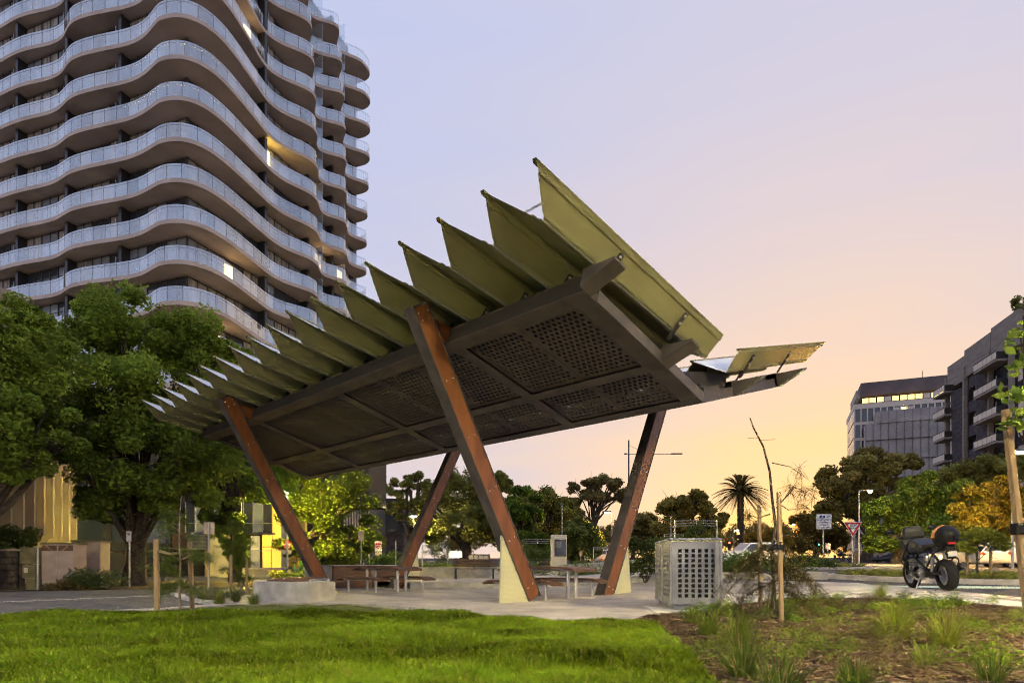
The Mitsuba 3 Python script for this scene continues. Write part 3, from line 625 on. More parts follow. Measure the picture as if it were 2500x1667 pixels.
mat('olive_paint', mottled((.16, .14, .07), (.22, .19, .10), 4, 3), .6, .3)
mat('pale_panel', (.62, .55, .46), .6, .3)
mat('rose_glass', mottled((.40, .33, .30), (.55, .47, .43), .3, 2), .15, .6)
def unit(v): v = np.asarray(v, float); return v/np.linalg.norm(v)
def text_on(t, name, txt, h, c, right, m, bold=True, out=.004):
    """lettering centred at c on a face whose reader's right is right"""
    m_ = meshkit.text_mesh(txt, h, .003, bold); v = np.array(m_.vertices); v[:, 0] -= (v[:, 0].min()+v[:, 0].max())/2; v[:, 1] -= h/2
    right = unit(right); out_v = np.cross(right, Zv)
    part(t, name, MB().add(np.asarray(c)+v[:, :1]*right+v[:, 1:2]*Zv+(v[:, 2:]+out)*out_v, m_.faces), m)
# ribbed building at the left edge
t = thing('ribbed_building', 'beige building with tall vertical concrete ribs at the left edge', 'building')
W0, W1 = np.array([-17.9, 20.6, 0]), np.array([-23.2, 33.2, 0]); e = unit(W1-W0); nrm = np.array([e[1], -e[0], 0]); ln = np.linalg.norm(W1-W0)
if nrm[0] < 0: nrm = -nrm
W0 = W0-e*6
part(t, 'wall', MB().box((W0+W1)/2-nrm*2+Zv*5.3, (ln+6, 4, 10.6), [e, nrm, Zv]), 'rib_wall')
for i in range(14):
    c = W0+e*(.4+i*1.42)
    if (c-W1)@e > -.1: break
    b = MB(); q = [c-e*.16, c+e*.16, c+e*.10+nrm*.62, c-e*.10+nrm*.62]; top = 11.2 if i % 2 else 10.9
    b.prism([p+Zv*2.1 for p in q], Zv*(top-2.1)); lo = [c-e*.16+Zv*1.5, c+e*.16+Zv*1.5, c+e*.16+Zv*2.098, c-e*.16+Zv*2.098]
    b.add(lo+[c+e*.10+nrm*.62+Zv*2.098, c-e*.10+nrm*.62+Zv*2.098], [[0, 1, 4, 5]]); b.add([lo[0], lo[3], c-e*.10+nrm*.62+Zv*2.098], [[0, 1, 2]]); b.add([lo[1], lo[2], c+e*.10+nrm*.62+Zv*2.098], [[0, 1, 2]])
    part(t, 'rib', b, 'rib_wall')
part(t, 'parapet', MB().box((W0+W1)/2-nrm*.2+Zv*10.75, (ln+6, .5, .3), [e, nrm, Zv]), 'rib_wall')
# low block wall
t = thing('block_wall', 'low dark wall of split face blocks below the ribbed building', 'wall')
a, c = np.array([-19.2, 20.6, 0]), np.array([-15.9, 20.6, 0]); rng = np.random.default_rng(3)
part(t, 'core', MB().box((a+c)/2+np.array([0, .12, .62]), (3.3, .2, 1.24)), 'block')
for r in range(6):
    for k in range(-1, 9):
        x0 = a[0]+(k+.5*(r % 2))*.4; x1 = min(x0+.385, c[0]); x0 = max(x0, a[0])
        if x1-x0 < .05: continue
        part(t, 'block', MB().rbox(((x0+x1)/2, 20.5-.02*rng.random(), .105+r*.205), (x1-x0, .12, .19), .02), 'block')
part(t, 'capping', MB().rbox((a+c)/2+np.array([0, .08, 1.27]), (3.34, .34, .06), .01), 'rib_wall')
# dark block and the cafe behind the street trees
t = thing('dark_building', 'unlit dark building between the ribbed building and the cafe', 'building')
p0, p1 = at(150, 1380, 36), at(452, 1380, 42); p0[2] = p1[2] = 0; e = unit(p1-p0); n_ = np.array([-e[1], e[0], 0])
part(t, 'wall', MB().box((p0+p1)/2+n_*3+Zv*5.5, (np.linalg.norm(p1-p0), 6, 11), [e, n_, Zv]), 'dark')
for i in range(5): part(t, 'window', MB().box(p0+e*(1.4+i*2.0)-n_*.02+Zv*3.0, (1.5, .04, 1.6), [e, n_, Zv]), 'window_glass')
t = thing('cafe', 'cafe with a glazed upper floor, cream wall lettering and a brightly lit yellow interior', 'cafe building')
CY = 41.0
def cb(u0, u1, v0, v1, y, dep, m, name, par=t, **kw):
    a, b = at(u0, v1, y), at(u1, v0, y); return part(par, name, MB().rbox((a+b)/2+np.array([0, dep/2, 0]), (b[0]-a[0], dep, b[2]-a[2]), .01), m, **kw)
cb(452, 900, 1080, 1225, CY+1.5, 6, 'dark', 'upper_wall')
cb(512, 556, 1303, 1412, CY, .4, 'render_cream', 'sign_wall')
text_on(t, 'lettering', 'FRESH', .16, at(534, 1334, CY)-np.array([0, .005, 0]), (1, 0, 0), 'dark')
p_ = cb(500, 511.8, 1343, 1412, CY-.1, .5, 'sandstone', 'pier')
for r in range(9):
    for k in range(2):
        z = .1+r*.2; part(p_, 'stone', MB().rbox(at(503+6*k, 1380, CY-.13)*np.array([1, 1, 0])+Zv*z, ((.19, .12)[(r+k) % 2], .08, .18), .015), 'sandstone')
lv = cb(458, 505, 1304, 1344, CY-.2, .06, 'dark', 'louvre_panel')
for k in range(11):
    v = 1307+k*3.4; a, b = at(459, v, CY-.25), at(504, v, CY-.25); part(lv, 'slat', MB().box((a+b)/2, (b[0]-a[0], .05, .045)), 'galvanised')
cb(420, 500, 1344, 1412, CY+.4, .3, 'dark', 'entry_recess'); cb(420, 458, 1304, 1343, CY+.2, .3, 'bench_wood', 'timber_panel')
cb(556, 640, 1303, 1412, CY+.5, .3, 'dark', 'wall')
for k, (u0, u1) in enumerate(((640, 662), (664, 686))):
    for v0, v1 in ((1225, 1334), (1336, 1392)):
        if v0 == 1225: u_ = (max(u0, 665), u1)
        else: u_ = (u0, u1)
        if u_[1]-u_[0] > 4: cb(u_[0], u_[1], v0 if v0 > 1300 else 1306 if u0 < 660 else 1230, v1, CY+.3, .05, 'yellow_wall', 'lit_window', light=(.045, .024, .0025))
cb(640, 663.5, 1306, 1334, CY+.3, .05, 'yellow_wall', 'lit_window', light=(.045, .024, .0025))
cb(687, 704, 1215, 1400, CY+.2, .8, 'render_cream', 'column'); cb(705, 745, 1230, 1400, CY+.3, .4, 'yellow_wall', 'side_wall')
cb(540, 665, 1300, 1304.5, CY-.2, 1.0, 'frame_grey', 'floor_edge')
for k in range(9):
    u0 = 452+k*23.6; w = cb(u0+1, u0+22, 1228, 1299, CY, .05, ('window_glass', 'window_blind')[k % 3 == 1], 'upper_window'); cb(u0-.8, u0+.8, 1225, 1300, CY-.08, .1, 'galvanised', 'mullion', w); cb(u0+1, u0+22, 1276, 1278, CY-.06, .06, 'galvanised', 'transom', w)
cb(612, 634, 1308, 1386, CY-.1, .05, 'white', 'banner')
cb(530, 750, 1391, 1422, CY-2.2, .4, 'render_cream', 'terrace_wall'); cb(530, 750, 1386, 1390.5, CY-2.25, .5, 'pale_panel', 'terrace_coping')
scene[part(t, 'balustrade', MB().box((at(560, 1366, CY-2.2)+at(740, 1366, CY-2.2))/2, (4.7, .02, 1.0)), 'clear')]['bsdf'] = {'type': 'ref', 'id': 'm_clear'}
cb(556, 742, 1343, 1345, CY-2.2, .04, 'galvanised', 'handrail')
for u in (590, 640, 690, 740): cb(u, u+1.3, 1345, 1390, CY-2.2, .03, 'galvanised', 'post')
# modern blocks behind the park trees
t = thing('finned_building', 'tall grey building edge with vertical metal fins behind the yellow green tree', 'building')
a, b = at(840, 1400, 68), at(905, 1085, 68); part(t, 'wall', MB().box((a+b)/2+np.array([0, 4, 0]), (b[0]-a[0], 8, b[2]-a[2])), 'frame_grey')
for k in range(10): c = at(842+k*6.6, 1260, 67.8); part(t, 'fin', MB().box((c[0], c[1]-.1, (a[2]+b[2])/2), (.07, .5, b[2]-a[2])), 'pale_panel')
t = thing('modern_block', 'low purple grey modern block with a dark recessed window, left of the park trees', 'building')
a, b = at(912, 1400, 76), at(985, 1217, 76); part(t, 'wall', MB().box((a+b)/2+np.array([0, 5, 0]), (b[0]-a[0], 10, b[2]-a[2])), 'plum_brick')
a, b = at(934, 1300, 75.9), at(984, 1243, 75.9); part(t, 'window', MB().box((a+b)/2, (b[0]-a[0], .1, b[2]-a[2])), 'window_glass')
a, b = at(880, 1400, 74), at(915, 1225, 74); part(t, 'side_wall', MB().box((a+b)/2+np.array([0, 5, 0]), (b[0]-a[0], 10, b[2]-a[2])), 'grey_panel')
# apartment block at the right edge
t = thing('apartment_block', 'plum grey apartment block with projecting balconies at the right edge', 'apartment block')
Q0, Q1 = np.array([58.3, 85, 0]), np.array([54.2, 68, 0]); e = unit(Q1-Q0); n_ = np.array([-e[1], e[0], 0]); n_ = n_ if n_[0] < 0 else -n_
QL = np.linalg.norm(Q1-Q0); RH = 27.6
def wu(u): k = (u-1250)/F; return (k*Q0[1]-Q0[0])/(e[0]-k*e[1])     # distance along the wall seen at u
def ab(w0, w1, d0, d1, z0, z1, m, name, par=t, **kw):
    return part(par, name, MB().rbox(Q0+e*(w0+w1)/2+n_*(d0+d1)/2+Zv*(z0+z1)/2, (w1-w0, d1-d0, z1-z0), .02, [e, n_, Zv]), m, **kw)
ab(0, QL, -14, -.6, 0, RH-.6, 'plum_brick', 'wall')
wr_ = part(t, 'street_wall', MB().box(Q1+np.array([10.9, 3.3, RH/2]), (18, 6, RH-.02)), 'plum_brick')
ab(0, wu(2361), -.6, .25, RH-2.1, RH-.45, 'board_concrete', 'parapet'); ab(wu(2361), wu(2425), -.6, .32, RH-1.95, RH+.1, 'board_concrete', 'parapet'); ab(wu(2425), QL, -.6, .25, RH-1.9, RH+.5, 'board_concrete', 'parapet'); ab(0, wu(2361), -.6, .35, RH-3.6, RH-1.95, 'board_concrete', 'upper_band'); ab(wu(2362), QL, -.6, .30, RH-3.3, RH-1.95, 'board_concrete', 'upper_band')
for uu in (2318, 2362, 2424, 2476): w = wu(uu); ab(w-.2, w+.2, .0, .5, 0, RH-1.9, 'board_concrete', 'pier')
for u0, u1, zt in ((2336, 2364, RH-4.3), (2396, 2424, RH-3.0)): 
    w0, w1 = wu(u0), wu(u1); b = MB().prism([Q0+e*w0+n_*.7+Zv*zt, Q0+e*(w0+.3)+n_*.4, Q0+e*w1+n_*.06, Q0+e*w1+n_*.06+Zv*zt], e*.18); part(t, 'blade_wall', b, 'plum_brick')
for k in range(8):
    z = 2.2+k*3.0
    if z > RH-4.3: break
    for u0, u1 in ((2308, 2337), (2412, 2470)):
        w0, w1 = wu(u0), wu(u1); bk = ab(w0, w1, .0, 1.5, z, z+.25, 'board_concrete', 'balcony')
        m = 5; 
        for j in range(m): x0 = w0+(w1-w0)*j/m; ab(x0+.04, x0+(w1-w0)/m-.04, 1.46, 1.5, z+.32, z+1.05, 'pale_panel', 'balustrade_panel', bk)
        ab(w0, w1, 1.44, 1.53, z+1.06, z+1.13, 'dark', 'rail', bk); ab(w1-.06, w1, .2, 1.45, z+.3, z+1.05, 'dark', 'side_rail', bk)
        wd = ab(w0+.4, w1-.3, -.6, -.45, z+.3, z+2.5, 'window_glass', 'glass_door')
    ab(wu(2368), wu(2394), -.6, -.48, z+1.0, z+2.4, 'rose_glass' if k % 2 else 'window_glass', 'window'); ab(wu(2366), wu(2395), -.6, .05, z-.5, z+.9, 'plum_brick', 'spandrel')
    ab(wu(2474), wu(2486), -.6, -.45, z+.5, z+2.5, 'rose_glass', 'window')
rng = np.random.default_rng(2); v, f, c = leaves(rng, Q1+np.array([.6, 1.2, RH+.5])+rng.random((8, 3))*np.array([.7, .7, 2.0]), np.full(8, .5), 900, .12, GD); part(t, 'roof_shrub', MB().add(v, f), 'leaf', color=c)
# office block
t = thing('office_block', 'grey office block with white window grid and lit top floor beyond the tallest dark tree', 'office building')
def ob(u0, u1, v0, v1, y, dep, m, name, par=t, sl=0.0, **kw):
    a, b = at(u0, v1, y), at(u1, v0, y); return part(par, name, MB().box((a+b)/2+np.array([0, dep/2, 0]), (b[0]-a[0], dep, b[2]-a[2])), m, **kw)
E2 = unit((1, -.42, 0)); N2 = np.array([.42, 1, 0])/math.hypot(1, .42); O2 = at(2086, 1380, 126)*np.array([1, 1, 0])
def wo(u): k = (u-1250)/F; return (k*O2[1]-O2[0])/(E2[0]-k*E2[1])
def oz(v, u): p = O2+E2*wo(u); return CH-(v-VH)/F*p[1]
def o2(w0, w1, d0, d1, z0, z1, m, name, par=t, **kw): return part(par, name, MB().box(O2+E2*(w0+w1)/2+N2*(d0+d1)/2+Zv*(z0+z1)/2, (w1-w0, d1-d0, z1-z0), [E2, N2, Zv]), m, **kw)
ztop, zb = oz(960, 2100), oz(987, 2100)
wmax = wo(2330)+3
o2(wo(2104), wmax, 1.5, 14, zb+1.9, oz(931, 2104), 'roof_plum', 'roof_box')
o2(wo(2094), wo(2104), 3, 14, zb+1.9, zb+3.4, 'grey_panel', 'plant_room')
o2(0, wmax, 0, 15, 0, zb-1.0, 'window_glass', 'core'); o2(-.15, wmax, -.2, 15, zb-1.0, zb, 'pale_panel', 'cornice')
for k in range(15):
    w0 = wo(2106)+k*1.3
    if w0 < wmax-1.3: o2(w0, w0+1.1, .9, 1.0, zb+.35, zb+1.25, 'pale_panel', 'lit_window', light=(.050, .034, .009) if k % 5 != 3 else None)
for k in range(18): o2(k*1.12-.1, k*1.12+.12, -.25, .05, 0, zb-1.02, 'pale_panel', 'mullion')
for r in range(12): z = zb-1.0-3.1*(r+1); o2(-.12, wmax, -.2, .04, z, z+.55, 'pale_panel', 'spandrel') if z > 0 else None
for k in (6, 7, 8): o2(k*1.12+.14, k*1.12+.98, -.05, .02, zb-3.4, zb-1.2, 'pale_panel', 'lit_window', light=(.05, .038, .015) if k == 7 else None)
for r in range(11):
    for k in range(5): z = zb-1.0-3.1*(r+1); part(t, 'side_window', MB().box(O2-E2*.05+N2*(1.5+k*2.6)+Zv*(z+1.9), (.1, 2.0, 2.2), [E2, N2, Zv]), 'rose_glass') if z > 0 else None
z1 = oz(1010, 2180); zs = oz(1043, 2120)
g_ = o2(wo(2108), wmax, -3.0, -.3, 0, zs, 'grey_panel', 'precast_panel'); o2(wo(2134), wmax, -3.2, -.3, zs+.01, z1, 'grey_panel', 'precast_panel')
for k in range(16): w0 = wo(2108)+k*1.3; o2(w0-.015, w0+.015, -3.26, -3.0, 0, z1 if w0 > wo(2134) else zs, 'frame_grey', 'joint', g_) if w0 < wmax else None
for z in (zs-3.2, zs-7.0, zs-10.8): o2(wo(2108), wmax, -3.27, -3.0, z, z+.06, 'frame_grey', 'joint', g_)
part(t, 'aerial', MB().tube([O2+E2*wo(2265)+N2*5+Zv*oz(915, 2265), O2+E2*wo(2265)+N2*5+Zv*oz(888, 2265)], .06, 5), 'dark')
# ---------------------------------------------------------------- furniture of the plaza
# two bin enclosures, one behind the other
mat('bin_inside', (.012, .012, .013), .9, .0)
BO = np.array([2.56, 10.3, .0]); bf, bs_ = np.array([.9962, -.087, 0]), np.array([.087, .9962, 0])
structure('bin_plinth', poly_mesh([tuple((BO+bf*x+bs_*y)[:2]) for x, y in ((-.30, -.42), (.9, -.42), (1.15, -.1), (1.15, 2.2), (-.30, 2.2))], -.1, .055), 'concrete', 'low concrete plinth edging the garden bed under the bins')
for k in range(2):
    o = BO+bs_*(.93*k)+Zv*.06; W, D, H = .80, .88, 1.16; ax = [bf, bs_, Zv]
    t = thing('bin_enclosure', ('front stainless bin enclosure with rows of square holes, beside the garden bed', 'stainless bin enclosure half hidden behind the front one')[k], 'bin', None)
    def bb(x0, x1, y0, y1, z0, z1, m, name, par=t, ch=.008): return part(par, name, MB().rbox(o+bf*(x0+x1)/2+bs_*(y0+y1)/2+Zv*(z0+z1)/2, (x1-x0, y1-y0, z1-z0), ch, ax), m)
    bb(.06, W-.06, .06, D-.06, 0, .08, 'brushed', 'base'); bb(.10, W-.10, .10, D-.10, .09, H-.08, 'bin_inside', 'bin_body')
    bb(-.012, W+.012, -.015, D+.01, H-.035, H+.0, 'brushed', 'lid'); bb(-.005, W+.005, -.0, D, H-.06, H-.036, 'cream', 'lid_trim')
    def holed(nc, nr, mx0, mx1, mz0, mz1, hw, w, h, org, ex, n):
        b = MB(); xs = np.linspace(mx0, w-mx1, nc); zs = np.linspace(mz0, h-mz1, nr)
        P = lambda x, z, d=0: org+ex*x+Zv*z+n*d
        zc = np.r_[0, np.concatenate([[z-hw, z+hw] for z in zs]), h]; xc = np.r_[0, np.concatenate([[x-hw, x+hw] for x in xs]), w]
        for i in range(len(zc)-1):
            if i % 2 == 0: b.quad(P(0, zc[i]), P(w, zc[i]), P(w, zc[i+1]), P(0, zc[i+1]))
            else:
                for j in range(0, len(xc)-1, 2): b.quad(P(xc[j], zc[i]), P(xc[j+1], zc[i]), P(xc[j+1], zc[i+1]), P(xc[j], zc[i+1]))
        return b
    part(t, 'front_panel', holed(6, 10, .15, .13, .14, .14, .028, W, H-.155, o+Zv*.09, bf, bs_), 'brushed')
    dr_ = part(t, 'door', holed(6, 10, .12, .12, .14, .14, .026, D, H-.155, o+Zv*.09+bs_*D, -bs_, bf), 'brushed')
    part(dr_, 'handle', MB().tube([o-bf*.0+bs_*.16+Zv*.78, o-bf*.045+bs_*.16+Zv*.78, o-bf*.045+bs_*.16+Zv*.6, o-bf*.0+bs_*.16+Zv*.6], .009, 6), 'stainless')
    part(t, 'side_panel', holed(6, 10, .12, .12, .14, .14, .026, D, H-.155, o+Zv*.09+bf*W, bs_, -bf), 'brushed')
    part(t, 'back_panel', MB().quad(o+bs_*D+Zv*.09, o+bs_*D+bf*W+Zv*.09, o+bs_*D+bf*W+Zv*1.1, o+bs_*D+Zv*1.1), 'brushed')
    for x in (.0, W): part(t, 'corner_post', MB().rbox(o+bf*x+bs_*-.004+Zv*.6, (.03, .03, 1.04), .012, ax), 'stainless')
# concrete seat at the lawn's edge
t = thing('concrete_seat', 'angular pale concrete seat with inset timber tops at the lawn edge', 'bench')
A_, B_, C_ = np.array([-5.75, 14.5]), np.array([-4.22, 13.30]), np.array([-3.92, 14.15])
front = [A_+[.02, -.18], B_, C_, [-4.95, 14.95], [-5.15, 15.3], [-5.2, 18.2], [-5.95, 18.2], [-5.98, 14.75]]
part(t, 'block', poly_mesh([tuple(q) for q in front], -.02, .40), 'concrete')
part(t, 'top_slab', poly_mesh([tuple(q) for q in Polygon(front).buffer(-.015).exterior.coords[:-1]], .4005, .425), 'concrete')
e = unit(np.r_[B_-A_, 0]); n_ = np.array([-e[1], e[0], 0])
for k in range(5): part(t, 'timber_slat', MB().rbox(np.r_[A_, 0]+e*.78+n_*(.05+.11*k)+Zv*.447, (.98, .1, .04), .008, [e, n_, Zv]), 'bench_wood')
for k in range(5): part(t, 'timber_slat', MB().rbox((-5.84+.13*k, 16.9, .447), (.115, 2.0, .04), .008), 'bench_wood')
for x, y in ((-5.6, 14.75), (-5.4, 15.1), (-4.3, 13.6), (-4.05, 14.05), (-5.75, 15.3)): part(t, 'skate_stud', MB().lathe([(.0, .05), (.03, .045), (.03, 0)], (x, y, .425), 10), 'stainless')
# picnic tables and their benches
def slab_set(name, c, ln, wid, n, z, th, lab, cat, grp=None):
    t = thing(name, lab, cat, grp); c = np.asarray(c, float); c = np.array([c[0], c[1], float(ground(c[0], c[1]))])
    for k in range(n):
        o = (k-(n-1)/2)*wid/n; x = np.linspace(-ln/2, ln/2, 12); dz = -.07*np.clip((abs(x)-ln/2+.28)/.28, 0, 1)**1.6
        w = wid/n*.93/2; v = []
        for xx, d in zip(x, dz):
            for a, b in ((-w, 0), (w, 0), (w, -th), (-w, -th)): v.append(c+L*xx+Th*(o+a)+Zv*(z+d+b))
        f = [[4*i+j, 4*i+(j+1) % 4, 4*i+4+(j+1) % 4, 4*i+4+j] for i in range(11) for j in range(4)]+[[0, 1, 2, 3], [44, 45, 46, 47]]
        part(t, 'slat', MB().add(v, f), 'bench_wood')
    part(t, 'bearer', MB().box(c+Zv*(z-th-.035), (ln*.72, .05, .05), [L, Th, Zv]), 'galvanised')
    for x in (-.33, .33):
        b = MB(); r = .045 if z > .6 else .034
        for o in ((-.14, .14) if z > .6 else (0,)):
            q = c+L*ln*x+Th*o; b.tube([q-Zv*.02, q+Zv*(z-th)], r, 12)
        b.box(c+L*ln*x+Zv*(z-th-.02), (.06, wid*.8, .035), [L, Th, Zv]); part(t, 'leg', b, 'stainless')
    return t
for k, c in enumerate(((-3.74, 18.92), (.80, 15.02))):
    w = ('left', 'right')[k]
    slab_set('picnic_table', c, 2.4, .86, 6, .745, .05, ('dark slatted picnic table under the left half of the shelter', 'dark slatted picnic table beside the pale guard of the front right leg')[k], 'table')
    for s in (-1, 1):
        q = np.array(c)+Th[:2]*.82*s
        slab_set('bench', q, 2.2, .40, 3, .45, .045, (('slatted bench on the lawn side of the left picnic table', 'slatted bench on the far side of the left picnic table'), ('slatted bench on the lawn side of the right picnic table', 'slatted bench on the far side of the right picnic table'))[k][s > 0], 'bench')
# barbecue counters
for k, (c, w, d, lab) in enumerate((((-6.1, 22.3), 2.2, 1.5, 'concrete barbecue counter with steel top and brown panel behind the left table'), ((-5.6, 25.6), 2.4, 1.2, 'second concrete counter with steel top further back'))):
    t = thing('barbecue_counter', lab, 'barbecue'); c = np.array([c[0], c[1], 0.0]); ax = [L, Th, Zv]
    b = MB(); b.prism([c+L*x+Th*y for x, y in ((-w/2+.15, -d/2), (w/2-.2, -d/2), (w/2-.2, d/2), (-w/2+.15, d/2))], Zv*.0+Zv*.76); part(t, 'base', b, 'concrete')
    part(t, 'steel_top', MB().rbox(c+Zv*.78, (w, d+.1, .035), .008, ax), 'stainless'); part(t, 'end_panel', MB().rbox(c+L*(w/2-.13)+Zv*.39, (.1, d*.98, .72), .008, ax), 'bench_wood')
    part(t, 'hotplate', MB().rbox(c-L*.3+Zv*.802, (.6, .5, .012), .004, ax), 'dark')
# terrace behind the shelter with low walls
structure('terrace', drape([(-3.4, 21.5), (6.4, 21.5), (8, 26), (6, 38), (-9, 38), (-5.5, 24)], .2), 'plaza_stone', 'raised paved terrace behind the shelter')
def wall_run(name, pts, w, h, lab, cat='wall', dz=0.0, m='concrete'):
    b = strip(pts, w, h, dz); return whole(name, b, m, lab, cat)
wall_run('terrace_wall', [(-3.4, 21.4), (6.4, 21.4), (9.3, 18.9)], .35, .235, 'long low concrete edging wall behind both picnic tables', dz=-.01)
wall_run('seating_wall', [(-5.1, 30.0), (-1.2, 28.6), (.8, 28.9)], .5, .5, 'curved concrete seating wall behind the right picnic table, left of the information post', dz=.2)
wall_run('seating_wall', [(2.1, 27.6), (4.6, 26.8), (5.4, 26.2)], .5, .48, 'concrete seating wall right of the information post', dz=.2)
t = thing('park_bench', 'slatted park bench with backrest on the terrace behind the right table', 'bench'); c = np.array([-1.6, 27.0, .2])
for k in range(4): part(t, 'seat_slat', MB().rbox(c+np.array([0, .1*k, .44]), (1.9, .085, .03), .006), 'bench_wood')
for k in range(3): part(t, 'back_slat', MB().rbox(c+np.array([0, .42, .58+.11*k]), (1.9, .03, .085), .006), 'bench_wood')
for x in (-.8, .8): part(t, 'leg', MB().box(c+np.array([x, .2, .21]), (.06, .4, .42)), 'dark')
# information post
t = thing('information_post', 'tall beige information post with a dark display panel', 'information sign'); c = at(1364, 1380, 31); g = .2
part(t, 'post', MB().rbox((c[0], c[1], g+1.03), (.76, .3, 2.06), .015), 'render_cream')
part(t, 'display', MB().box((c[0]+.06, c[1]-.153, g+1.42), (.56, .02, .82)), 'window_glass'); b = MB()
for k in range(6): b.box((c[0]-.02, c[1]-.166, g+1.72-.05*k), (.34-.04*(k % 3), .004, .014))
part(t, 'printed_lines', b, 'pale_panel', kind='stuff'); part(t, 'header', MB().box((c[0]+.02, c[1]-.153, g+1.94), (.5, .01, .05)), 'white')
# wire trellises with climbing shrubs
def trellis(u0, u1, y, top, lab, seed, shrub, lab2):
    a, b = on_ground(u0, y), on_ground(u1, y); t = thing('trellis', lab, 'trellis'); g = max(a[2], .2 if y < 38 else 0)
    for q in (a, b): part(t, 'post', MB().box((q[0], q[1], g+(top-g)/2), (.055, .055, top-g)), 'galvanised')
    for z0 in (top-.02, top*.52):
        for k in range(3):
            s = np.linspace(0, 1, 7)[:, None]; p = a+(b-a)*s; p[:, 2] = z0-.09*k; p[:, 1] -= .12*np.sin(s[:, 0]*np.pi); part(t, 'rail', MB().tube(p, .011, 5), 'galvanised')
        mm = (a+b)/2; part(t, 'spacer', MB().box((mm[0], mm[1]-.12, z0-.09), (.02, .02, .24)), 'galvanised')
    if shrub:
        rng = np.random.default_rng(seed); cs = a+(b-a)*rng.random((26, 1))*np.array([1, 1, 1]); cs[:, 2] = g+.25+(top-g-.45)*rng.random(26); cs += rng.normal(size=cs.shape)*.16
        s = thing('climbing_shrub', lab2, 'shrub'); v, f, c = leaves(rng, cs, .2+.2*rng.random(26), 2600, .045, (.05, .07, .02), .5); part(s, 'foliage', MB().add(v, f), 'leaf', color=c)
        st = MB()
        for _ in range(5): x = a+(b-a)*rng.random(); x[2] = g; e_ = cs[rng.integers(26)]; st.tube([x-Zv*.03, (x+e_)/2+Zv*.2, e_], [.02, .014, .006], 5)
        part(s, 'stems', st, 'bark', kind='stuff')
trellis(1276, 1347, 32, 2.1, 'wire trellis just left of the information post', 1, True, 'climbing shrub on the trellis left of the information post')
trellis(1647, 1750, 23, 2.4, 'wire trellis rising right behind the bin enclosures', 2, True, 'dark shrub climbing the trellis behind the bins')
trellis(1622, 1668, 30, 2.25, 'small wire trellis further back behind the bins', 3, False, '')
trellis(1031, 1093, 36, 1.95, 'wire trellis between the rear left leg and the front right leg', 4, True, 'leafy shrub on the trellis right of the rear left leg')
trellis(1449, 1500, 42, 2.0, 'wire trellis behind the rear right leg near the green signal', 5, False, '')
rng = np.random.default_rng(40)
def shrub(u, y, w, h, n, leaf, col, lab, seed, g=None):
    rng = np.random.default_rng(seed); p = on_ground(u, y); p[2] = p[2] if g is None else g
    cs = p+rng.normal(size=(14, 3))*np.array([w/3, w/3, 0]); cs[:, 2] = p[2]+h*(.2+.7*rng.random(14)); v, f, c = leaves(rng, cs, np.full(14, w*.28), n, leaf, col, .5)
    s = thing('shrub', lab, 'shrub'); part(s, 'foliage', MB().add(v, f), 'leaf', color=c); st = MB()
    for k in range(6): st.tube([p-Zv*.05, (p+cs[k])/2, cs[k]], [.015, .01, .005], 4)
    part(s, 'stems', st, 'bark', kind='stuff')
shrub(1575, 21.0, 1.1, 1.6, 3500, .05, (.045, .06, .02), 'dark shrub between the rear right leg and the bins', 41, .2)
shrub(215, 20.3, 1.5, .55, 3000, .04, (.05, .07, .025), 'low dark shrub in front of the utility cabinets', 42)
shrub(165, 19.9, .8, .3, 1200, .04, (.11, .08, .03), 'brown weeds at the foot of the utility cabinet', 43)
shrub(20, 21.2, 1.3, 2.2, 3000, .06, (.05, .07, .02), 'spiky bush above the block wall', 44)
shrub(945, 27, 1.4, 1.3, 3500, .05, (.055, .085, .02), 'leafy bush behind the foot of the rear left leg', 45)
shrub(690, 31, 1.0, .6, 1600, .05, (.12, .12, .03), 'small bush at the cafe terrace wall', 46); shrub(740, 27, .9, .5, 1600, .05, (.09, .12, .03), 'small bush beside the green bicycle', 47)
shrub(1430, 27, 2.4, .45, 4000, .05, (.06, .09, .02), 'low planting in front of the seating wall right of the information post', 48, .2)
shrub(1110, 34, 2.0, .5, 2600, .05, (.08, .11, .03), 'low planting left of the curved seating wall', 49, .2)
shrub(1800, 24, 3.2, .28, 5000, .06, (.055, .085, .02), 'low hedge plants in front of the white four wheel drives', 50)
shrub(1975, 26.5, 1.2, .5, 3000, .05, (.05, .07, .02), 'round bush left of the camera sign', 51)
# utility cabinets at the left
def cabinet(u0, u1, vt, y, dep, m, lab, doors):
    a, b = at(u0, 1380, y), at(u1, 1380, y); top = CH-(vt-VH)/F*y; t = thing('utility_cabinet', lab, 'cabinet'); w = b[0]-a[0]; c = (a+b)/2
    part(t, 'body', MB().rbox((c[0], y+dep/2, top/2+.1), (w, dep, top-.2), .01), m); part(t, 'plinth', MB().rbox((c[0], y+dep/2, .12), (w*.98, dep*.98, .26), .01), 'concrete'); part(t, 'roof', MB().rbox((c[0], y+dep/2, top+.02), (w+.06, dep+.08, .05), .01), 'olive_paint')
    for k in range(doors):
        x = a[0]+w*(k+.5)/doors; dk = part(t, 'door', MB().rbox((x, y-.012, .3+(top-.55)/2), (w/doors-.03, .025, top-.62), .006), m)
        if doors > 1:
            part(t, 'vent', MB().rbox((x, y-.012, top-.13), (w/doors-.06, .02, .17), .004), 'bench_wood'); s = 1 if k else -1
            part(t, 'brace', MB().box((x, y-.03, top-.13), (.26, .012, .02), [[.78, 0, .62*s], [0, 1, 0], [-.62*s, 0, .78]]), m)
    return t
cabinet(101, 181, 1328, 20.2, .6, 'cabinet_paint', 'pink grey double door utility cabinet across the paver street', 2)
cabinet(206, 245, 1323, 22.3, .55, 'cabinet_paint', 'narrow pink grey utility cabinet right of the double door one', 1)
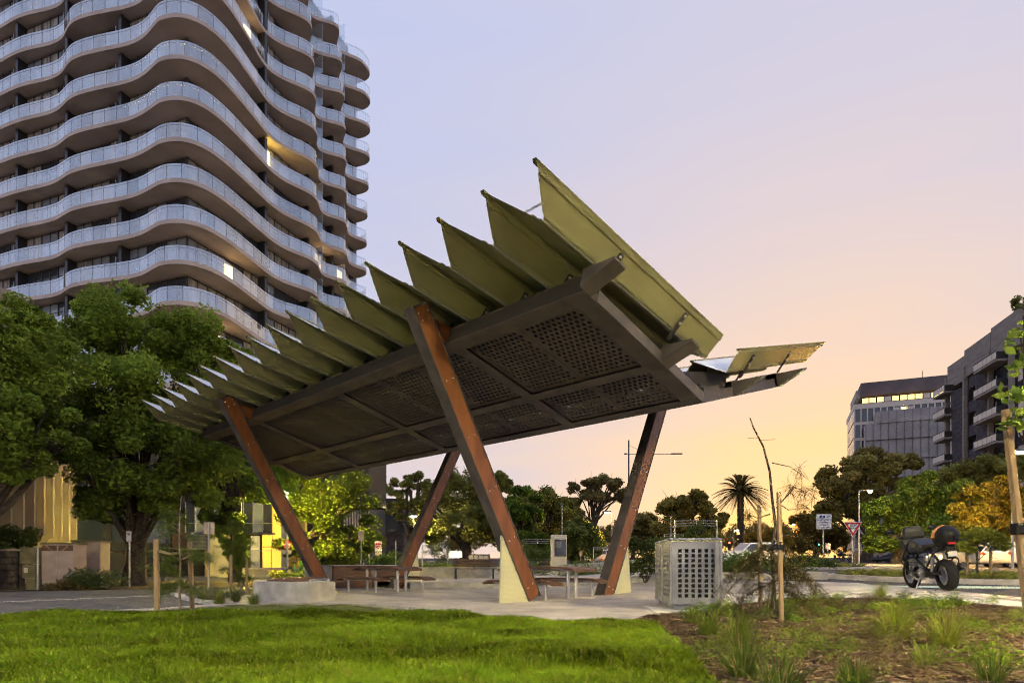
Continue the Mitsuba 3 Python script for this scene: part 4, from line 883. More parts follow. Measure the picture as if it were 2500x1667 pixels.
cabinet(176, 205, 1321, 22.6, .5, 'olive_paint', 'olive sided cabinet squeezed between the two pink grey cabinets', 1)
t = thing('meter_box', 'olive meter boxes stacked on a post left of the utility cabinets', 'meter box')
for u0, u1, v0, v1, nm in ((48, 90, 1336, 1377, 'upper_box'), (54, 88, 1378, 1411, 'lower_box'), (62, 86, 1412, 1441, 'post')):
    a, b = at(u0, v1, 20.0), at(u1, v0, 20.0); part(t, nm, MB().rbox((a+b)/2+np.array([0, .15, 0]), (b[0]-a[0], .3, b[2]-a[2]), .01), 'olive_paint')
a = at(63, 1392, 19.98); part(t, 'label_sticker', MB().box(a, (.12, .01, .16)), 'pale_panel')
part(t, 'conduit', MB().tube([at(92, 1440, 19.95), at(92, 1338, 19.95)], .03, 8), 'galvanised')
# timber bollards and fence posts near the trunk of the street tree
t = thing('glass_screen', 'glass screen with timber posts behind the big street tree', 'screen')
for u in (264, 309, 353): part(t, 'post', MB().box(at(u, 1382, 27)*np.array([1, 1, 0])+Zv*.7, (.11, .11, 1.4)), 'pale_wood')
part(t, 'rail', MB().box((at(264, 0, 27)+at(353, 0, 27))/2*np.array([1, 1, 0])+Zv*1.35, (1.55, .05, .05)), 'pale_wood')
scene[part(t, 'pane', MB().box((at(264, 0, 27)+at(353, 0, 27))/2*np.array([1, 1, 0])+Zv*.7, (1.5, .015, 1.15)), 'clear')]['bsdf'] = {'type': 'ref', 'id': 'm_clear'}
# ---------------------------------------------------------------- signs
mat('sign_red', (.50, .03, .025), .5, .3); mat('sign_blue', (.03, .035, .16), .5, .3); mat('sign_back', (.50, .40, .30), .5, .3, metallic=.2)
def post(t, p, top, r=.03): part(t, 'post', MB().tube([p-Zv*.05, np.array([p[0], p[1], top])], r, 8), 'galvanised')
def plate(t, name, c, w, h, m, d=.02): return part(t, name, MB().rbox(c, (w, d, h), .004), m)
def sgn(u, y, v): q = on_ground(u, y); return q, CH-(v-VH)/F*y
q, z = sgn(316, 22.4, 1297); t = thing('parking_sign', 'narrow no stopping sign on a steel post in front of the big street tree', 'sign'); post(t, q, z); c = q*[1, 1, 0]+Zv*(z-.18)-np.array([0, .04, 0])
plate(t, 'plate', c, .17, .36, 'white'); b = MB().lathe([(.045, 0), (.06, 0), (.06, .004), (.045, .004)], c+np.array([0, -.012, .09]), 16, [[1, 0, 0], [0, 0, 1], [0, -1, 0]]); pl_ = part(t, 'ring', b, 'sign_red'); text_on(t, 'lettering', 'S', .06, c+np.array([0, -.011, .09]), (1, 0, 0), 'black')
q, z = sgn(509, 20.5, 1274); t = thing('sign_back', 'square sign seen from behind on a tall post before the cafe', 'sign'); post(t, q, z, .03); plate(t, 'plate', q*[1, 1, 0]+Zv*(z-.2)+np.array([0, .05, 0]), .34, .38, 'sign_back')
q, z = sgn(882, 27, 1294); t = thing('sign_back', 'square sign seen from behind above the counters, left of a no entry sign', 'sign'); post(t, q, z, .03); plate(t, 'plate', q*[1, 1, 0]+Zv*(z-.25)-np.array([0, .05, 0]), .24, .42, 'sign_back')
q, z = sgn(966, 26, 1320); t = thing('parking_sign', 'thin edge on parking sign beside the rear left leg', 'sign'); post(t, q, z, .025); part(t, 'plate', MB().rbox(q*[1, 1, 0]+Zv*(z-.17), (.02, .22, .34), .004, rot(20)), 'white')
for k, (u, v, y, lab) in enumerate(((702, 1318.5, 33, 'round no entry sign on a thin post before the yellow lit cafe'), (924, 1321, 33, 'no entry sign on a white plate left of the rear left leg'))):
    q, z = sgn(u, y, v); t = thing('no_entry_sign', lab, 'sign'); post(t, q, z, .025); c = q*[1, 1, 0]+Zv*(z-.22)-np.array([0, .04, 0]); T_ = [[1, 0, 0], [0, 0, 1], [0, -1, 0]]
    if k: plate(t, 'plate', c-Zv*.03, .36, .50, 'white')
    part(t, 'disc', MB().lathe([(0, .02), (.22 if not k else .165, .02), (.22 if not k else .165, 0)], c, 24, T_), 'sign_red'); s = 1 if not k else .78
    part(t, 'bar', MB().box(c-np.array([0, .024, 0]), (.36*s, .006, .07*s)), 'white'); text_on(t, 'lettering', 'NO', .075*s, c+Zv*.105*s-np.array([0, .021, 0]), (1, 0, 0), 'white'); text_on(t, 'lettering', 'ENTRY', .075*s, c-Zv*.105*s-np.array([0, .021, 0]), (1, 0, 0), 'white')
    d = c-Zv*.40; plate(t, 'supplement_plate', d, .44*s, .22, 'pale_panel')
    for j, w in enumerate(('BICYCLES', 'EXCEPTED')): text_on(t, 'lettering', w, .05, d+Zv*(.045-.09*j)-np.array([0, .011, 0]), (1, 0, 0), 'dark', False)
q, z = sgn(2010, 26.4, 1255); t = thing('camera_sign', 'white rectangular road safety camera sign on a post', 'sign'); post(t, q, z-.3, .03); c = q*[1, 1, 0]+Zv*(z-.31)-np.array([0, .05, 0]); plate(t, 'plate', c, .62, .62, 'white')
part(t, 'camera_symbol', MB().rbox(c+np.array([-.07, -.013, .19]), (.24, .006, .11), .002), 'sign_blue'); part(t, 'lens_symbol', MB().lathe([(0, .004), (.035, .004)], c+np.array([-.07, -.018, .19]), 16, [[1, 0, 0], [0, 0, 1], [0, -1, 0]]), 'white')
part(t, 'emblem', MB().lathe([(.035, .002), (.05, .002), (.05, 0), (.035, 0)], c+np.array([.18, -.013, .19]), 16, [[1, 0, 0], [0, 0, 1], [0, -1, 0]]), 'sign_blue')
for j, w in enumerate(('ROAD SAFETY', 'CAMERAS', 'OPERATE', 'IN THIS AREA')): text_on(t, 'lettering', w, .058, c+np.array([0, -.011, .07-.105*j]), (1, 0, 0), 'sign_blue', True)
q, z = sgn(2081, 27, 1274); t = thing('give_way_sign', 'red and white give way triangle sign on a post', 'sign'); post(t, q, z-.25, .032); c = q*[1, 1, 0]+Zv*z-np.array([0, .05, 0])
def tri(c, s, dz, dy): return [c+np.array([-s, dy, -dz]), c+np.array([s, dy, -dz]), c+np.array([0, dy, -dz-s*1.62])]
part(t, 'plate', MB().prism(tri(c, .40, .0, 0), np.array([0, .02, 0])), 'white'); part(t, 'red_border', MB().prism(tri(c, .365, .025, -.004), np.array([0, .004, 0])), 'sign_red'); part(t, 'white_field', MB().prism(tri(c, .235, .095, -.008), np.array([0, .004, 0])), 'white')
for j, w in enumerate(('GIVE', 'WAY')): text_on(t, 'lettering', w, .085, c+np.array([0, -.009, -.16-.115*j]), (1, 0, 0), 'black')
q, z = sgn(2021, 45, 1326); t = thing('small_sign', 'small pale sign on a post beyond the camera sign', 'sign'); post(t, q, z, .03); plate(t, 'plate', q*[1, 1, 0]+Zv*(z-.22)-np.array([0, .05, 0]), .36, .42, 'pale_panel')
t = thing('orange_sign', 'small orange roadwork sign on a post in the park', 'sign'); q, z = sgn(1418, 50, 1345); post(t, q, z, .02); plate(t, 'plate', q*[1, 1, 0]+Zv*(z-.2)-np.array([0, .04, 0]), .22, .4, 'sandstone')
mat('barrier_orange', (.75, .16, .03), .5, .3)
t = thing('barrier_fence', 'red and white plastic barrier tape fence in the park', 'fence')
for k in range(22):
    q = on_ground(1052+k*5.2, 50); part(t, 'band', MB().box(q+Zv*.35, (.155, .03, .2)), ('barrier_orange', 'white')[k % 2])
for k in range(4): part(t, 'post', MB().box(on_ground(1054+k*36, 50)+Zv*.3, (.05, .05, .6)), 'dark')
t = thing('site_hoarding', 'dark site hoarding with pale posters under the largest park tree', 'hoarding'); a, b = on_ground(1142, 58), on_ground(1196, 58); part(t, 'board', MB().box((a+b)/2+Zv*.75, (b[0]-a[0], .06, 1.5)), 'dark')
for k in range(4): part(t, 'poster', MB().box(a+(b-a)*(.15+.23*k)+np.array([0, -.04, 1.2]), (.4, .02, .42)), 'pale_panel')
t = thing('lit_billboard', 'small glowing white and green billboard left of the park hoarding', 'billboard'); q = on_ground(1113, 52); part(t, 'panel', MB().box(q+Zv*1.45, (1.0, .08, .5)), 'white', light=(.05, .06, .03)); part(t, 'leg', MB().box(q+Zv*.6, (.1, .06, 1.2)), 'dark')
for u, lab in ((1445, 'left orange traffic cone on the far road'), (1468, 'middle orange traffic cone on the far road'), (1477, 'right orange traffic cone on the far road')):
    t = thing('traffic_cone', lab, 'traffic cone'); q = on_ground(u, 48); part(t, 'cone', MB().lathe([(.16, 0), (.15, .05), (.04, .7), (0, .71)], q, 10), 'barrier_orange'); part(t, 'collar', MB().lathe([(.105, .32), (.08, .46)], q, 10), 'white')
# ---------------------------------------------------------------- lamps and signals
mat('lamp_body', (.12, .115, .11), .5, .4); mat('lens', (.8, .75, .6), .4, .4); mat('signal_body', (.02, .02, .02), .5, .3)
def street_lamp(u, y, v, lab, col, pw, arm=(0, 0), r=.06, cat='street lamp', size=(.36, .22), pos=None, hgt=None):
    q = on_ground(u, y) if pos is None else np.array([pos[0], pos[1], float(ground(*pos))]); z = CH-(v-VH)/F*y if hgt is None else q[2]+hgt
    t = thing('street_lamp', lab, cat); a = np.array([arm[0], arm[1], 0.0]); h = np.array([q[0], q[1], z]); foot = q-a
    pts = [foot-Zv*.1, foot*[1, 1, 0]+Zv*(z+.02)]; part(t, 'pole', MB().tube(pts, [r, r*.65], 8), 'galvanised')
    if np.linalg.norm(a) > .1: part(t, 'arm', MB().tube([foot*[1, 1, 0]+Zv*(z-.02), h+Zv*.06], r*.5, 6), 'galvanised')
    part(t, 'housing', MB().rbox(h+Zv*.07, (size[0]*1.15, size[1]*1.15, .12), .03), 'lamp_body')
    k = part(t, 'lens', MB().lathe([(0, -.12), (size[1]*.32, -.10), (size[1]*.5, -.02), (size[1]*.5, .004)], h, 10), 'lens')
    if col is not None:
        area = size[1]**2*1.1; scene[k]['emitter'] = {'type': 'area', 'radiance': {'type': 'rgb', 'value': [float(pw*x/area) for x in col]}}
    return t
# ---------------------------------------------------------------- vehicles
mat('tyre', (.015, .015, .016), .85, .2); mat('car_glass', (.03, .035, .04), .05, .9); mat('alloy', (.35, .35, .36), .35, .5, metallic=.7)
for k, c in (('paint_white', (.72, .70, .66)), ('paint_brown', (.12, .06, .04)), ('paint_black', (.010, .010, .011)), ('paint_silver', (.50, .46, .42)), ('paint_navy', (.012, .015, .032)), ('paint_orange', (.62, .20, .02)), ('paint_lime', (.20, .55, .04))):
    mat(k, c, *((.28, .5) if k not in ('paint_black', 'paint_navy') else (.42, .35)), clearcoat=.8 if k not in ('paint_black',) else .15)
mat('lamp_red', (.45, .02, .015), .25, .5); mat('lamp_clear', (.75, .72, .66), .15, .6)
def wheel(t, c, ax, r, w):
    a = unit(ax); u_ = np.cross(a, Zv); M = np.array([u_, Zv, a]); k = part(t, 'wheel', MB().lathe([(r*.62, -w/2), (r*.93, -w/2), (r, -w*.3), (r, w*.3), (r*.93, w/2), (r*.62, w/2)], c, 22, M), 'tyre')
    part(k, 'rim', MB().lathe([(0, w*.36), (r*.2, w*.4), (r*.55, w*.34), (r*.64, w*.44), (r*.64, -w*.44), (0, -w*.4)], c, 14, M), 'alloy'); return k
def car(pos, hd, paint, lab, Ln=4.4, W=1.8, H=1.45, kind='sedan', group=None, lit=None):
    f_ = unit((hd[0], hd[1], 0)); r_ = np.cross(f_, Zv); o = np.array([pos[0], pos[1], float(ground(pos[0], pos[1]))]); t = thing('parked_car' if lit is None else 'car', lab, 'car', group)
    belt = .62*H; P = lambda x, y, z: o+f_*x+r_*y+Zv*z
    if kind == 'suv': xrb, xrr, xrf, xwb = -Ln/2+.10, -Ln/2+.42, .35, 1.02
    elif kind == 'hatch': xrb, xrr, xrf, xwb = -Ln/2+.12, -Ln/2+.62, .15, .95
    else: xrb, xrr, xrf, xwb = -Ln/2+.62, -Ln/2+1.35, .10, .95
    st_ = [(-Ln/2, .45, belt-.12, belt-.06, .44, .40), (-Ln/2+.06, .30, belt-.01, belt+.01, .48, .44), (xrb, .25, belt, belt+.02, .5, .455), (xrr, .23, belt, H-.015, .5, .385), ((xrr+xrf)/2, .23, belt, H, .5, .39), (xrf, .23, belt, H-.03, .5, .38), (xwb, .23, belt-.02, belt+.01, .5, .45), (Ln/2-.4, .23, belt-.10, belt-.05, .49, .43), (Ln/2-.06, .28, belt-.24, belt-.18, .46, .40), (Ln/2, .40, belt-.36, belt-.33, .42, .38)]
    rings = []
    for x, zl, zb, zr, wb, wr_ in st_:
        wb *= W; wr_ *= W; h = [(0, zl), (wb*.93, zl), (wb, zl+.1), (wb, (zl+zb)/2+.05), (wb*.975, zb), (wr_, zr-.05 if zr > zb+.1 else zr-.01), (wr_*.82, zr), (0, zr+.01)]
        rings.append([P(x, y, z) for y, z in h]+[P(x, -y, z) for y, z in h[-2:0:-1]])
    n = len(rings[0]); v = np.vstack(rings); f = [[i*n+j, (i+1)*n+j, (i+1)*n+(j+1) % n, i*n+(j+1) % n] for i in range(len(rings)-1) for j in range(n)]
    b = MB().add(v, f)
    for e, s in ((0, 1), (len(rings)-1, -1)): b.add(rings[e], [[0, k, k+1][::s] for k in range(1, n-1)])
    part(t, 'body', b, paint, smooth=38)
    zt = H-.13; hw = lambda z: W*(.488+(.385-.488)*(z-belt)/(H-belt))+.006
    a0, a1 = xrb+.16+(.05 if kind != 'sedan' else .0), xwb-.14; b0, b1 = xrr+.10, xrf-.02; m0 = (xrr+xrf)/2
    for s in (-1, 1):
        for (l0, l1, u0, u1) in ((a0, m0-.04, b0, m0-.04), (m0+.04, a1, m0+.04, b1)):
            part(t, 'side_window', MB().quad(P(l0, s*hw(belt+.03), belt+.03), P(l1, s*hw(belt+.03), belt+.03), P(u1, s*hw(zt), zt), P(u0, s*hw(zt), zt)), 'car_glass')
        part(t, 'headlight', MB().ball(P(Ln/2-.09, s*W*.36, belt-.27), (.10, .10, .06), 2), 'lamp_clear', light=lit)
        part(t, 'tail_light', MB().rbox(P(-Ln/2+.02, s*W*.40, belt-.1), (.08, .22, .16), .02, [f_, r_, Zv]), 'lamp_red')
        m = part(t, 'mirror', MB().ball(P(xwb-.2, s*(W*.5+.1), belt+.08), (.09, .09, .07), 2), paint)
        for x in (-Ln*.29, Ln*.30):
            c = P(x, s*(W*.5-.10), .32*H/1.45); wheel(t, c, r_*s, .32*H/1.45, .2)
    e = .006; part(t, 'windscreen', MB().quad(P(xwb-.04, -W*.40, belt+.04), P(xwb-.04, W*.40, belt+.04), P(xrf+.03, W*.34, H-.07), P(xrf+.03, -W*.34, H-.07)).add(*MB().quad(P(xwb-.03, -W*.40, belt+.05), P(xwb-.03, W*.40, belt+.05), P(xrf+.05, W*.34, H-.06), P(xrf+.05, -W*.34, H-.06)).get()), 'car_glass')
    part(t, 'rear_window', MB().quad(P(xrb-.01, -W*.38, belt+.06), P(xrb-.01, W*.38, belt+.06), P(xrr-.05, W*.33, H-.06), P(xrr-.05, -W*.33, H-.06)), 'car_glass')
    part(t, 'number_plate', MB().box(P(-Ln/2-.008, 0, .55), (.012, .4, .12), [f_, r_, Zv]), 'white')
    return t, P
y_ = 50.0; t, P = car(((1836-1250)/F*y_, y_), (-1, .03), 'paint_white', 'white four wheel drive with a round company mark on its door', 4.9, 1.9, 1.75, 'suv')
c = P(.45, -.96, .82); right = unit((1, -.03, 0))
for k, (a, b) in enumerate(((.5, 1.45), (1.6, 2.4))): 
    q = np.linspace(a*np.pi/2 if k else .55*np.pi, (1.5 if not k else 1.9)*np.pi, 16); part(t, 'door_mark', MB().tube(c[None]+.37*(np.cos(q)[:, None]*right+np.sin(q)[:, None]*Zv)+np.array([0, -.005, 0]), .016, 4), ('sandstone', 'paint_black')[k])
text_on(t, 'lettering', 'EWS', .20, c+np.array([.05, -.012, 0]), right, 'black')
y_ = 57.0; car(((1822-1250)/F*y_, y_), (-1, .03), 'paint_white', 'second white four wheel drive showing over the marked one', 4.9, 1.9, 1.9, 'suv')
car(((2158-1250)/F*125, 125), (-1, 0), 'paint_brown', 'dark brown car parked beyond the road bollards', 4.6, 1.8, 1.5, 'sedan')
car(((2118-1250)/F*132, 132), (-1, 0), 'paint_silver', 'pale silver car parked left of the brown car', 4.3, 1.8, 1.45, 'sedan')
car(((2190-1250)/F*62, 62), (-1, -.15), 'paint_black', 'black car seen just left of the motorcycle', 4.4, 1.8, 1.1, 'sedan')
car(((2352-1250)/F*45, 45), (-1, -.08), 'paint_silver', 'silver car with bright headlights to the right of the motorcycle', 4.5, 1.8, 1.48, 'sedan', lit=(4, 2.8, 1.1))
car(((2470-1250)/F*38, 38), (.85, .5), 'paint_white', 'white hatchback seen from behind beside the stake at the right edge', 3.9, 1.75, 1.5, 'hatch')
car(((1470-1250)/F*72, 72), (-1, .05), 'paint_silver', 'silver car on the far road near the green signal', 4.4, 1.8, 1.45, 'sedan', lit=(.5, .4, .22))
# motorcycle
def moto(pos, hd, lab, s=1.0, lean=-.12, bag=True):
    f_ = unit((hd[0], hd[1], 0)); r0 = np.cross(f_, Zv); up = unit(Zv-r0*math.tan(-lean)*1.0); r_ = np.cross(f_, up); o = np.array([pos[0], pos[1], float(ground(pos[0], pos[1]))]); t = thing('motorcycle', lab, 'motorcycle')
    P = lambda x, y, z: o+s*(f_*x+r_*y+up*z); ax = [f_, r_, up]
    def ball(x, y, z, r, m, nm, par=t): b = MB(); q = trimesh.creation.icosphere(subdivisions=3).vertices*np.array(r)*s; return part(par, nm, b.add(P(x, y, z)+q@np.array(ax), trimesh.creation.icosphere(subdivisions=3).faces), m, smooth=True)
    def hull(pts, m, nm, par=t):
        h = trimesh.convex.convex_hull(np.array([P(*q) for q in pts])); h = h.subdivide().subdivide(); trimesh.smoothing.filter_taubin(h, iterations=4); return part(par, nm, h, m, smooth=35)
    def sym(pts): return [(x, sg*y, z) for x, y, z in pts for sg in (-1, 1)]
    for x, w in ((-.70, .19), (.70, .13)):
        prof = [(.20, -w*.42), (.25, -w*.5), (.29, -w*.42), (.315, 0), (.29, w*.42), (.25, w*.5), (.20, w*.42)]; M = np.array([f_, up, r_]); k = part(t, 'wheel', MB().lathe([(a*s, b*s) for a, b in prof], P(x, 0, .315), 28, M), 'tyre', smooth=True)
        b = MB().lathe([(a*s, c*s) for a, c in ((.205, -.05), (.205, .05), (.18, .05), (.18, -.05), (.205, -.05))], P(x, 0, .315), 24, M)
        for j in range(5): an = j*2*np.pi/5; b.tube([P(x, 0, .315), P(x+.19*math.cos(an), 0, .315+.19*math.sin(an))], .018*s, 5)
        part(k, 'rim', b, 'alloy'); part(t, 'brake_disc', MB().lathe([(.07*s, .075*s), (.14*s, .075*s), (.14*s, .08*s), (.07*s, .08*s)], P(x, 0, .315), 20, M), 'alloy')
    def tubes(pts, r, m, nm): return part(t, nm, MB().tube([P(*q) for q in pts], r*s, 7), m)
    hull(sym([(-.26, .12, .28), (.30, .13, .26), (.36, .12, .40), (-.22, .15, .44)]), 'dark', 'engine')
    for sg in (-1, 1):
        M = np.array([f_, up, r_*sg]); part(t, 'clutch_cover', MB().lathe([(0, .05*s), (.075*s, .045*s), (.10*s, .02*s), (.105*s, -.02*s)], P(-.06, sg*.15, .37), 16, M), 'alloy')
        for j in range(5): part(t, 'cylinder_fin', MB().rbox(P(.14+.022*j, sg*.12, .50+.035*j), (.20*s, .20*s, .014*s), .004, ax), 'alloy')
        tubes([(.42, sg*.10, .98), (.10, sg*.19, .70), (-.28, sg*.16, .46), (-.42, sg*.13, .36)], .022, 'black', 'frame_tube'); tubes([(-.28, sg*.16, .46), (-.55, sg*.12, .74), (-.95, sg*.09, .90)], .016, 'black', 'subframe_tube')
        tubes([(.36, sg*.08, .52), (.44, sg*.13, .36), (.20, sg*.14, .22), (-.20, sg*.16, .26)], .024, 'alloy', 'exhaust_header'); tubes([(.38, sg*.20, .84), (.50, sg*.27, .62), (.32, sg*.25, .42), (.10, sg*.19, .40)], .013, 'black', 'crash_bar')
        part(t, 'shock_absorber', MB().tube([P(-.42, sg*.12, .38), P(-.50, sg*.11, .72)], .03*s, 8), 'alloy')
    hull(sym([(-.16, .10, .76), (-.14, .14, .90), (.10, .20, .86), (.34, .20, .88), (.36, .15, 1.02), (.12, .17, 1.06), (.30, .18, .78)]), 'paint_navy', 'tank')
    hull(sym([(.36, .17, .74), (.62, .15, .72), (.84, .07, .84), (.86, .05, .95), (.62, .22, 1.12), (.40, .24, 1.08), (.34, .22, .90)]), 'paint_black', 'fairing')
    hull(sym([(.38, .22, 1.08), (.62, .20, 1.10), (.50, .18, 1.30), (.42, .15, 1.34), (.38, .19, 1.24)]), 'paint_black', 'windscreen')
    hull(sym([(-.12, .11, .80), (-.70, .13, .90), (-.74, .11, .97), (-.40, .15, .88), (-.14, .13, .92)]), 'black', 'seat'); hull(sym([(-.5, .09, .76), (-1.0, .06, .88), (-1.02, .05, .95), (-.5, .12, .88)]), 'paint_black', 'tail')
    if bag:
        k = ball(-.84, 0, 1.06, (.25, .225, .215), 'black', 'tail_bag')
        q = np.linspace(0, np.pi, 13); xs = np.linspace(-.62, -.90, 6); b = MB(); V = [[P(x, -.225*g*math.cos(a_), 1.06+.215*g*math.sin(a_)) for a_ in q] for x in xs for g in (1.035*math.sqrt(1-((x+.84)/.25)**2),)]
        b.add(np.vstack(V), [[i*13+j, i*13+j+1, i*13+14+j, i*13+13+j] for i in range(5) for j in range(12)])
        part(k, 'orange_panel', b, 'paint_orange', smooth=60)
    for sg in (-1, 1):
        part(t, 'fork', MB().tube([P(.70, sg*.1, .315), P(.47, sg*.1, .98)], .028*s, 8), 'black'); part(t, 'swingarm', MB().rbox(P(-.42, sg*.12, .36), (.62*s, .04*s, .07*s), .01, ax), 'black')
        part(t, 'handlebar', MB().tube([P(.46, sg*.05, 1.08), P(.42, sg*.22, 1.12), P(.33, sg*.40, 1.10)], [.014*s, .014*s, .02*s], 6), 'black'); k = ball(.50, sg*.42, 1.27, (.025, .085, .05), 'black', 'mirror'); part(k, 'stalk', MB().tube([P(.44, sg*.25, 1.12), P(.50, sg*.36, 1.26)], .009*s, 5), 'black')
        part(t, 'foot_peg', MB().tube([P(-.2, sg*.15, .38), P(-.2, sg*.28, .37)], .014*s, 6), 'alloy')
    part(t, 'exhaust', MB().tube([P(-.15, .2, .33), P(-.45, .23, .36), P(-.85, .25, .48)], [.04*s, .06*s, .065*s], 10), 'dark'); part(t, 'tail_light', MB().rbox(P(-1.03, 0, .93), (.03*s, .14*s, .05*s), .006, ax), 'lamp_red')
    part(t, 'number_plate', MB().box(P(-1.005, 0, .72), (.01*s, .16*s, .10*s), ax), 'galvanised'); part(t, 'mudguard', MB().rbox(P(-.95, 0, .78), (.05*s, .16*s, .3*s), .02, ax), 'black')
    q = P(-.05, -.3, 0); q[2] = o[2]+.01; part(t, 'side_stand', MB().tube([P(-.0, -.14, .32), q], .014*s, 6), 'alloy')
moto((9.02, 13.75), (.14, .99), 'black touring motorcycle with an orange edged tail bag parked on the road', 1.05)
moto(((2062-1250)/F*75, 75), (-1, .1), 'distant motorcycle parked beyond the low road bollards', 1.0, -.1, False)
# bicycle by the cafe
t = thing('bicycle', 'bright green share bicycle behind the front left leg', 'bicycle'); o = on_ground(724, 29); fx = unit((.8, -.6, 0)); sd = np.cross(fx, Zv); M = np.array([fx, Zv, sd]); Pb = lambda x, z: o+fx*x+Zv*z
for x in (-.52, .52):
    q = np.linspace(0, 2*np.pi, 25); k = part(t, 'wheel', MB().tube(Pb(x, .34)[None]+.33*(np.cos(q)[:, None]*fx+np.sin(q)[:, None]*Zv), .022, 6, False), 'tyre'); b = MB()
    for j in range(8): b.tube([Pb(x, .34), Pb(x+.32*math.cos(j*np.pi/4), .34+.32*math.sin(j*np.pi/4))], .004, 3)
    part(k, 'spokes', b, 'galvanised', kind='stuff')
part(t, 'frame', MB().tube([Pb(-.52, .34), Pb(-.08, .32), Pb(.36, .74)], .035, 8).tube([Pb(-.08, .32), Pb(-.2, .86)], .03, 8).tube([Pb(.52, .34), Pb(.34, 1.0)], .026, 8), 'paint_lime'); part(t, 'basket', MB().rbox(Pb(.52, .86), (.3, .3, .24), .03, [fx, sd, Zv]), 'paint_lime'); part(t, 'saddle', MB().rbox(Pb(-.22, .9), (.26, .15, .06), .02, [fx, sd, Zv]), 'black'); part(t, 'handlebar', MB().tube([Pb(.3, 1.05)-sd*.3, Pb(.34, 1.02), Pb(.3, 1.05)+sd*.3], .014, 6), 'black'); part(t, 'rear_mudguard', MB().rbox(Pb(-.6, .72), (.4, .06, .04), .01, [fx, sd, Zv]), 'black')
# bollards before the far verge
for k in range(9):
    u = 2038+k*21; q = on_ground(u, 70); t = thing('road_bollard', 'short dark timber bollard before the parked cars, %s from the left' % ('first second third fourth fifth sixth seventh eighth ninth'.split()[k]), 'bollard', 'row of short timber bollards'); part(t, 'post', MB().rbox(q+Zv*.4, (.2, .2, .9), .02), 'bark')
for u, lab in ((2092, 'left pale utility box beyond the give way sign'), (2112, 'right pale utility box beyond the give way sign')): t = thing('utility_box', lab, 'cabinet'); q = on_ground(u, 80); part(t, 'body', MB().rbox(q+Zv*.65, (.75, .5, 1.3), .02), 'sandstone')
# ---------------------------------------------------------------- lamps: those seen in the photograph, and two of the same street row behind it
WARM, AMBER, GREENISH = (1, .80, .34), (1, .52, .10), (.95, 1, .45)
street_lamp(701, 31.5, 1200, 'lit post top lamp in the yellow green tree', (1, .80, .13), 26, size=(.3, .3))
street_lamp(1010, 57, 1260, 'lit post top lamp between the rear left leg and the open tree', WARM, 22, size=(.5, .5))
street_lamp(1481, 60, 1251, 'bright amber street lamp left of the rear right leg', AMBER, 30, arm=(-.5, 0), size=(.7, .5))
street_lamp(2125, 41, 1199, 'lit lamp in front of the big green avenue tree', GREENISH, 10, arm=(.9, .3))
street_lamp(2491, 33, 1104, 'amber street lamp beside the stake at the right edge', AMBER, 48, arm=(.8, .5), size=(.55, .4))
street_lamp(1802, 92, 1294, 'small amber lamp in front of the date palm trunk', AMBER, 40, arm=(.6, 0), size=(.8, .6)); street_lamp(1936, 97, 1279, 'small amber lamp right of the sapling stakes', AMBER, 40, arm=(-.6, 0), size=(.8, .6))
street_lamp(1372, 55, 1235, 'unlit pale pole before the conical tree', None, 0, size=(.2, .16)); street_lamp(1638, 70, 1262, 'unlit far pole left of the bin trellis', None, 0)
street_lamp(0, 0, 0, 'street lamp behind the viewer at the lawn', (1, .86, .44), 46, pos=(-7.5, -4.5), hgt=6.5, size=(.5, .5)); street_lamp(0, 0, 0, 'street lamp on the kerb to the right of the garden bed', (1, .82, .40), 34, arm=(-.9, .1), pos=(8.6, 3.4), hgt=6.2, size=(.5, .5))
t = thing('light_pole', 'tall thin twin armed light pole against the peach sky', 'light pole'); q = on_ground(1535, 62); z = CH+305/F*62; part(t, 'pole', MB().tube([q-Zv*.1, np.array([q[0], q[1], z])], [.1, .07], 8), 'lamp_body'); za = CH+272/F*62
part(t, 'arm', MB().tube([at(1524, 1109, 62), at(1640, 1109, 62)], .035, 6), 'lamp_body')
for u in (1527, 1652): part(t, 'luminaire', MB().rbox(at(u, 1108, 62), ((.25, 1.1)[u > 1600], .3, .1), .02), 'lamp_body')
part(t, 'stay', MB().tube([at(1537, 1088, 62), at(1580, 1108, 62)], .015, 4), 'lamp_body')
def signal(u, v, y, lit, lab):
    t = thing('traffic_signal', lab, 'traffic light'); q = on_ground(u, y); c = at(u, v, y); part(t, 'pole', MB().tube([q-Zv*.1+np.array([0, .15, 0]), np.array([q[0], q[1]+.15, c[2]+.3])], .06, 6), 'lamp_body'); dz = (.3, 0, -.3); j = {'red': 0, 'green': 2}[lit]
    part(t, 'housing', MB().rbox(c+Zv*(-dz[j]), (.34, .22, 1.0), .03), 'signal_body')
    for k in range(3):
        on = k == j; part(t, 'lens', MB().ball(c+Zv*(dz[k]-dz[j])-np.array([0, .12, 0]), (.11, .05, .11), 2), 'lamp_red' if k == 0 else 'signal_body', light={'red': (.5, .03, .01), 'green': (.01, .22, .07)}[lit] if on else None)
signal(1780, 1325, 75, 'red', 'traffic light showing red above the white four wheel drives'); signal(1491, 1349, 60, 'green', 'traffic light showing green beside the rear right leg'); signal(1998, 1329, 90, 'green', 'distant green traffic light left of the camera sign')
